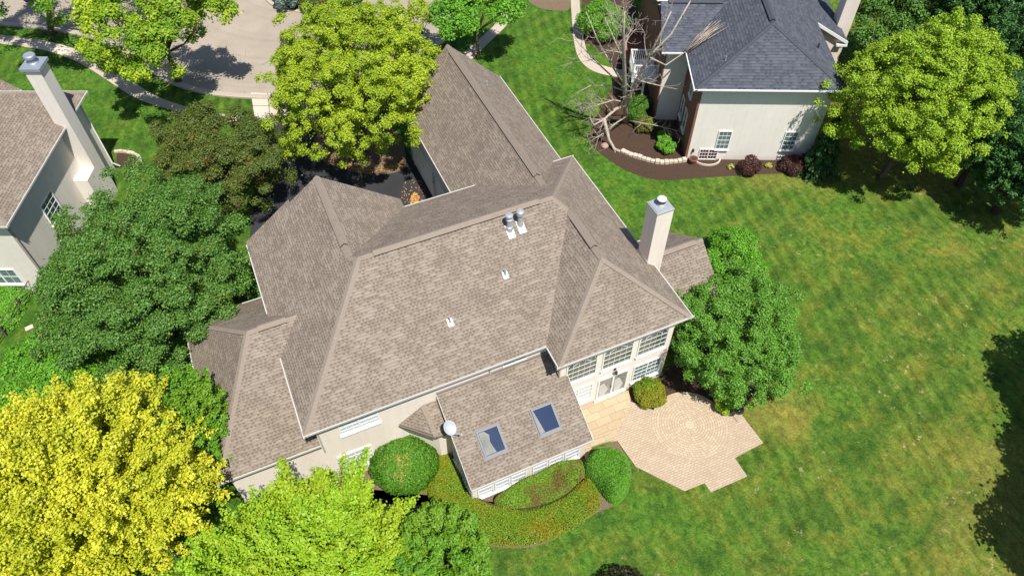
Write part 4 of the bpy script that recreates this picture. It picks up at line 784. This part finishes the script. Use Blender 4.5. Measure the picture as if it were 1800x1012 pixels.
tree('lime_tree', 'large lime green tree at the bottom edge below the cream house', 'tree', 552, 1066, 256, 190, 4.2, 'lime', 'spray', 160000, 800, 1.6, 0.125, 0.7, 0.22)
tree('green_tree', 'plain green tree at the bottom edge right of the lime one', 'tree', 775, 990, 82, 110, 3.9, 'limegreen', 'spray', 44000, 220, 1.35, 0.125, 0.66, 0.14, group='plain green garden trees')
tree('green_tree', 'slim green tree between the yellow tree and the low brown roof', 'tree', 340, 752, 84, 115, 4.2, 'limegreen', 'spray', 46000, 230, 1.3, 0.125, 0.66, 0.12, group='plain green garden trees')
tree('green_tree', 'green tree behind the yellow one, near the dark garden fence', 'tree', 108, 655, 104, 58, 2.9, 'bright', 'lobes', 42000, 80, 0.8, 0.125, 0.65, 0.16, group='plain green garden trees')
tree('dark_green_tree', 'big dark green tree between the left house and the brown roof', 'tree', 244, 500, 200, 176, 4.6, 'dark', 'lobes', 160000, 260, 0.82, 0.118, 0.6, 0.26)
tree('crabapple_tree', 'dull olive tree with orange tinged leaves beside the driveway', 'tree', 388, 286, 130, 140, 3.8, 'olive', 'lobes', 90000, 150, 0.75, 0.115, 0.6, 0.2)
tree('yellow_green_tree', 'wide yellow green tree in the mulch island before the garage', 'tree', 628, 150, 170, 162, 5.8, 'ygreen', 'lobes', 170000, 520, 0.58, 0.125, 0.62, 0.28, base=(640, 262))
tree('street_tree', 'open yellow green tree with visible branches beside the sidewalk bend', 'tree', 278, 58, 126, 108, 6.2, 'ygreen2', 'lobes', 36000, 80, 1.0, 0.19, 0.66, 0.22, base=(313, 143), group='street trees by the sidewalk')
tree('street_tree', 'tree with bare brown trunk and cut off crown at top left', 'tree', 75, -62, 165, 95, 7.0, 'limegreen', 'lobes', 40000, 90, 1.1, 0.19, 0.66, 0.24, base=(92, 60), group='street trees by the sidewalk')
tree('green_tree', 'bright green tree at the top edge above the garage gable', 'tree', 838, 20, 82, 54, 4.2, 'bright', 'lobes', 18000, 60, 1.0, 0.2, 0.66, 0.15, group='plain green garden trees')
tree('garden_tree', 'dense shrubby green tree beside the patio, by the rear windows', 'tree', 1278, 590, 142, 100, 2.6, 'wood', 'lobes', 110000, 300, 0.52, 0.10, 0.6, 0.15)
tree('evergreen_shrub', 'tall green shrub at the gable end behind the right chimney', 'shrub', 1292, 455, 70, 56, 1.7, 'bright', 'lobes', 24000, 70, 0.6, 0.12, 0.6, 0.08)
tree('golden_tree', 'broad golden green tree right of the slate blue roof', 'tree', 1612, 190, 130, 180, 5.8, 'tgreen', 'lobes', 150000, 520, 0.62, 0.13, 0.62, 0.26)
tree('evergreen_tree', 'dull green tree behind the golden one, by the blue house', 'tree', 1560, 32, 66, 56, 5.0, 'dark', 'lobes', 20000, 60, 1.0, 0.18, 0.6, 0.18)
for k, (u_, v_, ru_, zc_, rz_, lb_) in enumerate(((1800, 300, 90, 3.6, 3.5, 'feathery dark evergreen nearest the open lawn at the right edge'), (1738, 240, 70, 4.2, 4.1, 'feathery dark evergreen just right of the golden green tree'), (1760, 140, 84, 5.6, 5.5, 'feathery dark evergreen at the right, behind the golden green tree'), (1800, 50, 95, 6.2, 6.1, 'feathery dark evergreen in the top right corner'), (1690, 20, 84, 6.0, 5.9, 'feathery dark evergreen at the top edge behind the golden green tree'))):
    tree('evergreen_tree', lb_, 'tree', u_, v_, ru_, 110, zc_, 'feather', 'spray', 60000, 420, 1.7, 0.18, 0.42, 0.22, rz=rz_, bark_='bark_dark', group='feathery evergreens at the right edge')
tree('arborvitae', 'dark upright evergreen at the corner of the grey stucco front', 'shrub', 1452, 258, 42, 66, 2.3, 'needle', 'conifer', 15000, 200, 1, 0.2, 0.4, 0.1, rz=2.5, bark_='bark_dark')
# trees that stand just right of the frame and shade the lawn
for k, (x, y) in enumerate(((37.4, 3.4), (33.1, -0.5), (29.3, -3.2))):
    tree('lawn_tree', ('shade tree past the right edge beside the middle of the lawn', 'shade tree past the right edge below the middle of the lawn', 'shade tree past the lower right corner of the lawn')[k], 'tree', 0, 0, 4.4/depth((x, y, 6.0))*F, 1, 6.0, 'wood', 'lobes', 30000, 130, 1.15, 0.24, 0.7, 0.3, rz=3.4, offc=(x, y, 6.0), group='shade trees past the right edge')
# shrubs and hedges
def shrub(name, label, cat, u, v, ru, zc, rz, mat, style='dome', n=6000, leaf=0.1, nl=14, lob=0.4, lw=0.55, group=None, tr=0.03):
    return tree(name, label, cat, u, v, ru, 1, zc, mat, style, n, nl, lob, leaf, lw, tr, rz=rz, group=group, bark_='bark_dark')
shrub('round_shrub', 'big round shrub strewn with yellow leaves under the cream rear wall', 'shrub', 711, 812, 58, 1.0, 1.15, 'boxfl', n=26000, leaf=0.105)
shrub('yellow_shrub', 'small yellow green shrub in the bed by the patio door', 'shrub', 1143, 691, 26, 0.45, 0.55, 'yew', 'shrub', 9000, 0.09, 18, 0.36)
shrub('garden_plant', 'leafy yellow green plant beside the black kettle grill', 'plant', 1272, 706, 20, 0.4, 0.5, 'lime', 'shrub', 2600, 0.13, 10, 0.28)
shrub('large_shrub', 'large glossy green shrub beside the curved path at the top', 'shrub', 1056, 38, 42, 1.2, 1.35, 'bright', 'shrub', 14000, 0.14, 30, 0.6, group='shrubs by the curved path')
shrub('large_shrub', 'smaller green shrub by the white railed deck', 'shrub', 1098, 48, 20, 0.8, 0.9, 'mid', 'shrub', 5000, 0.14, 14, 0.4, group='shrubs by the curved path')
shrub('boxwood', 'upper round green bush behind the dead tree trunk', 'shrub', 1124, 182, 18, 0.55, 0.6, 'mid', 'shrub', 4500, 0.1, 12, 0.34, group='round bushes round the dead tree')
shrub('boxwood', 'lower round green bush beside the dead tree trunk', 'shrub', 1117, 201, 16, 0.5, 0.52, 'mid', 'shrub', 4000, 0.1, 12, 0.3, group='round bushes round the dead tree')
shrub('boxwood', 'spreading green bush at the foot of the dead tree', 'shrub', 1133, 220, 17, 0.35, 0.4, 'mixed', 'shrub', 3500, 0.1, 12, 0.3, group='round bushes round the dead tree')
shrub('hosta', 'larger bright green leafy plant in the mulch by the brick corner', 'plant', 1171, 257, 17, 0.35, 0.42, 'bright', 'shrub', 2600, 0.14, 10, 0.3, group='leafy plants by the brick corner')
shrub('hosta', 'smaller bright green leafy plant behind the larger one by the brick corner', 'plant', 1167, 240, 12, 0.3, 0.36, 'bright', 'shrub', 1800, 0.13, 10, 0.25, group='leafy plants by the brick corner')
shrub('barberry', 'round dark red bush midway along the grey stucco wall', 'shrub', 1318, 293, 18, 0.45, 0.55, 'red', 'shrub', 4500, 0.1, 14, 0.34, group='dark red bushes along the grey wall')
shrub('barberry', 'brownish red bush near the dark upright evergreen', 'shrub', 1393, 291, 20, 0.4, 0.48, 'red', 'shrub', 4500, 0.1, 14, 0.36, group='dark red bushes along the grey wall')
shrub('small_hosta', 'small pale plant between the window well and the dark red bush', 'plant', 1284, 294, 4.5, 0.1, 0.14, 'yell_small', 'shrub', 160, 0.12, 5, 0.12, group='small pale plants along the grey wall')
shrub('small_hosta', 'small pale plant between the two red bushes', 'plant', 1351, 292, 5, 0.1, 0.14, 'yell_small', 'shrub', 180, 0.12, 5, 0.12, group='small pale plants along the grey wall')
shrub('dark_shrub', 'dark leafy shrub cut off by the bottom edge of the lawn', 'shrub', 1100, 1052, 62, 0.6, 0.8, 'darkmix', 'shrub', 5000, 0.12, 30, 0.45)
shrub('blue_spruce_shrub', 'low blue green conifer on the street island', 'shrub', 503, -2, 22, 0.9, 0.8, 'bluegreen', 'shrub', 5000, 0.16, 14, 0.5)
shrub('island_shrub', 'grey green shrub on the island beside the blue green conifer', 'shrub', 556, 4, 26, 1.0, 1.0, 'olive', 'shrub', 6000, 0.16, 16, 0.5, group='shrubs beyond the street')
shrub('island_shrub', 'dark green shrub behind the wide yellow green tree at the top', 'shrub', 610, -6, 26, 1.1, 1.1, 'dark', 'shrub', 6000, 0.16, 16, 0.5, group='shrubs beyond the street')
shrub('small_tree', 'thin yellow leaved sapling by the street right of the wide yellow green tree', 'tree', 738, 32, 22, 2.2, 1.8, 'ygreen', 'shrub', 1800, 0.2, 16, 0.5, tr=0.05)
shrub('green_bush', 'fresh green bush tucked between the dark tree and the brown roof corner', 'shrub', 436, 505, 38, 1.6, 1.7, 'mid', 'shrub', 10000, 0.13, 24, 0.6)
def inside(poly, q):
    x, y = q[:, 0], q[:, 1]; r_ = np.zeros(len(q), bool); n = len(poly)
    for i in range(n):
        (x1, y1), (x2, y2) = poly[i], poly[(i+1) % n]; c_ = ((y1 > y) != (y2 > y)) & (x < (x2-x1)*(y-y1)/(y2-y1+1e-12)+x1); r_ ^= c_
    return r_
def edge_dist(poly, q):
    d = np.full(len(q), 1e9); n = len(poly)
    for i in range(n):
        a = np.array(poly[i]); b = np.array(poly[(i+1) % n]); t = np.clip(((q-a)@(b-a))/(np.dot(b-a, b-a)+1e-9), 0, 1); d = np.minimum(d, np.linalg.norm(q-(a+t[:, None]*(b-a)), axis=1))
    return d
def hedge(name, label, cat, poly, h, n, mat, leaf=0.09, ew=0.35, rough=0.08, kind=None):
    _seed[0] += 1; rng = np.random.default_rng(_seed[0]); poly = [tuple(p[:2]) for p in smooth_line(poly, 2, True)]; a = np.array(poly); lo, hi = a.min(0), a.max(0)
    q = rng.uniform(lo, hi, size=(n*4, 2)); q = q[inside(poly, q)][:n]; d = edge_dist(poly, q)
    f = np.sqrt(1-(1-np.clip(d/ew, 0, 1))**2); bump = 1+rough*(np.sin(q[:, 0]*3.1+q[:, 1]*1.7)+np.sin(q[:, 0]*1.3-q[:, 1]*4.2))
    z = h*f*bump+rng.normal(scale=0.03, size=len(q)); m = d < ew*0.8; z = np.where(m & (rng.random(len(q)) < 0.45), z*rng.random(len(q)), z); z = np.maximum(z, 0.03)
    c = a.mean(0); nr = np.concatenate([0.5*rng.normal(size=(len(q), 2)), np.full((len(q), 1), 0.8)], 1); e_ = 1e-2
    g_ = np.stack([edge_dist(poly, q+[e_, 0])-d, edge_dist(poly, q+[0, e_])-d], 1)/e_; nr[:, :2] -= g_*(1-f)[:, None]*1.2
    root = tag(empty(name, (c[0], c[1], 0)), label, cat, kind=kind); leaves_obj('foliage', np.column_stack([q-c, z]), nr, leaf, leaf*0.55, L[mat], root, rng)
    core = MB(); inn_ = [c+(np.array(p)-c)*0.9-c for p in poly]; core.prism([tuple(p) for p in inn_], 0, h*0.55); core.build('stem', M['bark_dark'], root)
    return root
hedge('sweeping_hedge', 'low olive hedge sweeping in a curve round the sunroom front', 'hedge', px((770, 842), (800, 858), (835, 880), (880, 898), (930, 900), (985, 884), (1018, 852), (1036, 842), (1058, 880), (1050, 898), (1010, 931), (952, 957), (890, 963), (836, 953), (780, 910), (745, 868)), 0.75, 34000, 'yew', 0.075, 0.4)
hedge('mixed_hedge', 'green hedge with reddish patches under the sunroom windows', 'hedge', px((866, 876), (930, 843), (985, 819), (1024, 808), (1032, 838), (1002, 872), (955, 895), (905, 902), (872, 895)), 0.85, 26000, 'mixed', 0.09, 0.35, 0.12)
hedge('clipped_shrub', 'clipped boxy green shrub between the sunroom and the patio', 'shrub', px((1022, 824), (1036, 806), (1070, 801), (1098, 812), (1109, 845), (1100, 873), (1085, 888), (1068, 884), (1050, 858), (1030, 842)), 1.5, 42000, 'box', 0.1, 0.45, 0.05)
hedge('ground_cover', 'low yellow flecked greenery between the big round shrub and the sunroom', 'ground cover', px((758, 805), (786, 790), (802, 812), (826, 866), (850, 894), (820, 888), (790, 872), (760, 870), (735, 862), (735, 825)), 0.5, 16000, 'yew', 0.08, 0.3)
hedge('ivy_bed', 'bright green leafy bed beside the dark metal fence', 'plants', px((-40, 500), (20, 498), (45, 500), (62, 512), (40, 560), (20, 590), (-40, 590)), 0.45, 9000, 'bright', 0.14, 0.3, 0.15)
def scatter(name, polyuv, n, size, mat, z, label, cat, seed):
    rng = np.random.default_rng(seed); poly = [tuple(p) for p in px(*polyuv)]; a = np.array(poly); q = rng.uniform(a.min(0), a.max(0), size=(n*6, 2)); q = q[inside(poly, q)][:n]
    nr = np.concatenate([0.25*rng.normal(size=(len(q), 2)), np.ones((len(q), 1))], 1)
    return tag(leaves_obj(name, np.column_stack([q, np.full(len(q), z)]), nr, size, size*0.7, L[mat], None, rng, 0.1), label, cat, 'fallen leaves round the driveway', kind='stuff')
scatter('fallen_leaves', ((722, 348), (728, 338), (738, 345), (735, 357), (722, 358)), 130, 0.16, 'fallen', 0.03, 'pile of orange leaves on the driveway by the roof edge', 'leaves', 5)
scatter('fallen_leaves', ((705, 345), (712, 315), (742, 318), (752, 345), (735, 360), (712, 360)), 90, 0.09, 'fallen', 0.025, 'loose leaves scattered on the black driveway', 'leaves', 6)
scatter('fallen_leaves', ((548, 270), (585, 290), (655, 306), (716, 293), (712, 285), (655, 297), (590, 280)), 420, 0.13, 'fallen', 0.05, 'orange leaves along the edge of the mulch island', 'leaves', 7)

# dead tree
def deadtree():
    rng = np.random.default_rng(77); b = P(1100, 216)
    root = tag(empty('dead_tree', b), 'leafless dead tree in the mulch bed beside the blue roofed house', 'tree'); mb = MB()
    def W_(u, v, z): return P(u, v, z)-b
    def branch(p, d, ln, r_, lv):
        n = 4; pts = [p]; dd = d/np.linalg.norm(d)
        for i in range(n):
            dd = dd+rng.normal(scale=0.13, size=3); dd[2] += 0.03; dd /= np.linalg.norm(dd); pts.append(pts[-1]+dd*ln/n)
        mb.tube(pts, [max(0.006, r_*(1-0.75*i/n)) for i in range(n+1)], 5)
        if lv > 0:
            for k in range(rng.integers(3, 6)):
                i = rng.integers(1, n+1); nd = dd*0.7+tri_random(rng, 1)[0]*0.75; branch(pts[i], nd, ln*rng.uniform(0.35, 0.6), r_*0.45, lv-1)
    def limb(pp, r0, r1, sub, lv=1, ln=1.6):
        pts = [W_(*q) for q in pp]; n = len(pts); mb.tube(pts, [r0+(r1-r0)*i/(n-1) for i in range(n)], 8)
        for k in range(sub):
            t = rng.uniform(0.25, 1.0)*(n-1); i = min(int(t), n-2); p = pts[i]+(pts[i+1]-pts[i])*(t-i); d = (pts[i+1]-pts[i])/np.linalg.norm(pts[i+1]-pts[i])
            branch(p, d*0.8+tri_random(rng, 1)[0]*0.8, ln*rng.uniform(0.6, 1.3), (r0+(r1-r0)*t/(n-1))*0.35+0.008, lv)
    limb([(1100, 216, 0), (1100, 190, 1.8), (1098, 150, 4.6), (1097, 100, 7.6), (1096, 55, 9.8), (1098, 20, 11.2)], 0.22, 0.05, 16, 2, 1.7)
    limb([(1100, 188, 2.0), (1108, 165, 3.6), (1120, 140, 5.0), (1140, 100, 7.2), (1158, 66, 8.8), (1180, 20, 10.6)], 0.15, 0.04, 12, 2, 1.5)
    limb([(1098, 150, 4.4), (1075, 115, 6.2), (1050, 70, 8.0), (1030, 20, 9.6)], 0.08, 0.02, 7, 1, 1.4)
    limb([(1098, 155, 4.2), (1060, 120, 5.6), (1030, 90, 6.6), (1005, 60, 7.4)], 0.07, 0.02, 8, 1, 1.4)
    limb([(1097, 110, 6.8), (1080, 70, 8.4), (1062, 30, 9.8)], 0.08, 0.03, 4, 1, 1.3)
    limb([(1100, 185, 2.2), (1082, 192, 2.5), (1062, 210, 2.2), (1044, 220, 1.8), (1036, 206, 2.3)], 0.13, 0.04, 12, 1, 1.3)
    limb([(1062, 210, 2.2), (1070, 245, 0.6), (1080, 262, 0.12), (1090, 266, 0.08)], 0.13, 0.1, 2, 0, 0.6)
    limb([(1104, 212, 0.4), (1125, 216, 0.9), (1160, 222, 1.3), (1198, 232, 1.2)], 0.06, 0.02, 12, 1, 1.1)
    limb([(1120, 140, 5.0), (1135, 145, 5.0), (1165, 152, 4.8), (1195, 158, 4.5)], 0.06, 0.02, 5, 1, 1.0)
    limb([(1140, 100, 7.2), (1150, 90, 7.6), (1180, 60, 8.8), (1215, 0, 10.6)], 0.10, 0.04, 4, 1, 1.2)
    limb([(1101, 205, 0.9), (1085, 215, 1.2), (1060, 235, 1.0), (1035, 250, 0.6)], 0.07, 0.02, 12, 2, 1.2)
    limb([(1100, 180, 2.6), (1078, 176, 3.2), (1050, 185, 3.2), (1020, 195, 2.8)], 0.07, 0.02, 12, 2, 1.3)
    limb([(1098, 160, 4.0), (1070, 150, 4.4), (1040, 150, 4.6), (1010, 165, 4.4)], 0.06, 0.02, 5, 1, 1.0)
    for k in range(16):
        a0 = (1207+rng.normal()*1.5, 90+rng.normal()*1.5, 6.3+rng.random()*0.15); a1 = (1268+rng.normal()*9, 42+rng.normal()*4, 7.9+rng.random()*0.25); mm = tuple((np.array(a0)+np.array(a1))/2+np.array([rng.normal()*2, rng.normal()*2, 0.05]))
        mb.tube([W_(*a0), W_(*mm), W_(*a1)], [0.035, 0.03, 0.008], 5)
    mb.tube([W_(1140, 100, 7.2), W_(1170, 115, 6.2), W_(1207, 90, 6.35)], [0.06, 0.05, 0.04], 6)
    return mb.build('trunk', M['bark_pale'], root, smooth=True)
deadtree()

# ------------------------------------------------------------------ small things
def stone_row(label, pts, n, s, name='stone_edging'):
    root = tag(empty(name, (*P(*pts[0])[:2], 0)), label, 'edging', 'rows of pale edging stones'); o = P(*pts[0]); line = smooth_line([P(*p)[:2] for p in pts], 2); rng = random.Random(n)
    seg = [0.0]
    for i in range(len(line)-1): seg.append(seg[-1]+np.linalg.norm(line[i+1]-line[i]))
    for k in range(n):
        d = seg[-1]*(k+0.5)/n; i = max(j for j in range(len(seg)-1) if seg[j] <= d); t = (line[i+1]-line[i]); ln = np.linalg.norm(t); t = t/ln; p = line[i]+t*(d-seg[i])-o[:2]
        L2 = seg[-1]/n*0.94; ww = s*rng.uniform(0.85, 1.2); hh = s*rng.uniform(0.7, 1.0); nn = np.array([-t[1], t[0]]); mb = MB()
        mb.obox((*(p-t*L2/2-nn*ww/2), 0.0), (*(t*L2), 0), (*(nn*ww), 0), (0, 0, hh)); mb.build('stone', M['stone'], root, bevel=0.035)
stone_row('row of pale stones edging the mulch bed below the dead tree', [(1092, 266), (1106, 273), (1130, 281), (1158, 288), (1185, 286), (1206, 283)], 15, 0.3)
stone_row('short curved row of pale stones round a bed by the left house', [(202, 268), (216, 268), (232, 270), (246, 277), (248, 288)], 9, 0.24)
pr = P(1217, 287); pt = tag(empty('flower_pot', pr), 'brown terracotta pot at the grey wall end of the stone edging', 'pot')
m_ = MB(); m_.lathe((0, 0, 0), [(0.18, 0), (0.27, 0.36), (0.32, 0.38), (0.32, 0.46), (0.27, 0.46), (0.25, 0.40)], 18); m_.build('pot', M['terracotta'], pt, smooth=False)
m_ = MB(); m_.lathe((0, 0, 0.40), [(0.24, 0), (0.24, 0.02), (0.05, 0.03)], 14); m_.build('soil', M['mulch'], pt)
sr = P(1063, 258); m_ = MB(); m_.lathe((sr[0], sr[1], 0.0), [(0.26, 0), (0.3, 0.12), (0.2, 0.24), (0.05, 0.28)], 9); tag(m_.build('garden_stone', plain('pink_stone', (0.42, 0.25, 0.22), 0.9, var=0.4, vs=9), bevel=0.03), 'pinkish rounded stone in the mulch left of the dead tree', 'stone')
gc_ = P(1291, 734); gl = tag(empty('kettle_grill', gc_), 'black kettle grill on the upper edge of the paver patio', 'grill')
m_ = MB(); m_.lathe((0, 0, 0.62), [(0.06, 0), (0.2, 0.06), (0.29, 0.2), (0.3, 0.26)], 22); m_.build('bowl', M['darkmetal'], gl, smooth=True)
m_ = MB(); m_.lathe((0, 0, 0.885), [(0.305, 0), (0.29, 0.1), (0.2, 0.2), (0.08, 0.25), (0.03, 0.255)], 22); ld_ = m_.build('lid', plain('glossy_black_enamel', (0.02, 0.02, 0.022), 0.12, 0.6), gl, smooth=True)
m_ = MB(); m_.tube([(-0.07, 0, 1.12), (-0.06, 0, 1.18), (0.06, 0, 1.18), (0.07, 0, 1.12)], [0.014]*4, 6); m_.build('handle', M['metal'], ld_)
for k in range(3):
    t = 2*pi*k/3+0.4; m_ = MB(); m_.tube([(0.16*cos(t), 0.16*sin(t), 0.68), (0.32*cos(t), 0.32*sin(t), 0.0)], [0.015, 0.015], 6); m_.build('leg', M['metal'], gl)
# garden fence, left
f0, f1 = P(72, 500), P(-20, 640); fr_ = tag(empty('metal_fence', f0), 'dark two rail fence beside the bright green bed at the left edge', 'fence'); d = f1-f0; ln = np.linalg.norm(d); t = d/ln
for zz in (0.45, 1.0):
    m_ = MB(); m_.tube([(0, 0, zz), (*(d[:2]), zz)], [0.03, 0.03], 6); m_.build('rail', plain('fence_brown', (0.10, 0.085, 0.07), 0.7), fr_)
for k in range(4):
    m_ = MB(); q = d*k/3.0; m_.box(q[0]-0.045, q[0]+0.045, q[1]-0.045, q[1]+0.045, 0, 1.08); m_.build('post', plain('fence_post_brown', (0.10, 0.085, 0.07), 0.7), fr_)
m_ = MB(); q = P(53, 577); m_.obox((q[0]-0.22, q[1]-0.15, 0.0), (0.44, 0.1, 0), (-0.06, 0.28, 0), (0, 0, 0.08)); tag(m_.build('paving_stone', M['walk_new'], bevel=0.02), 'small pale flat stone on the grass by the fence end', 'stone')
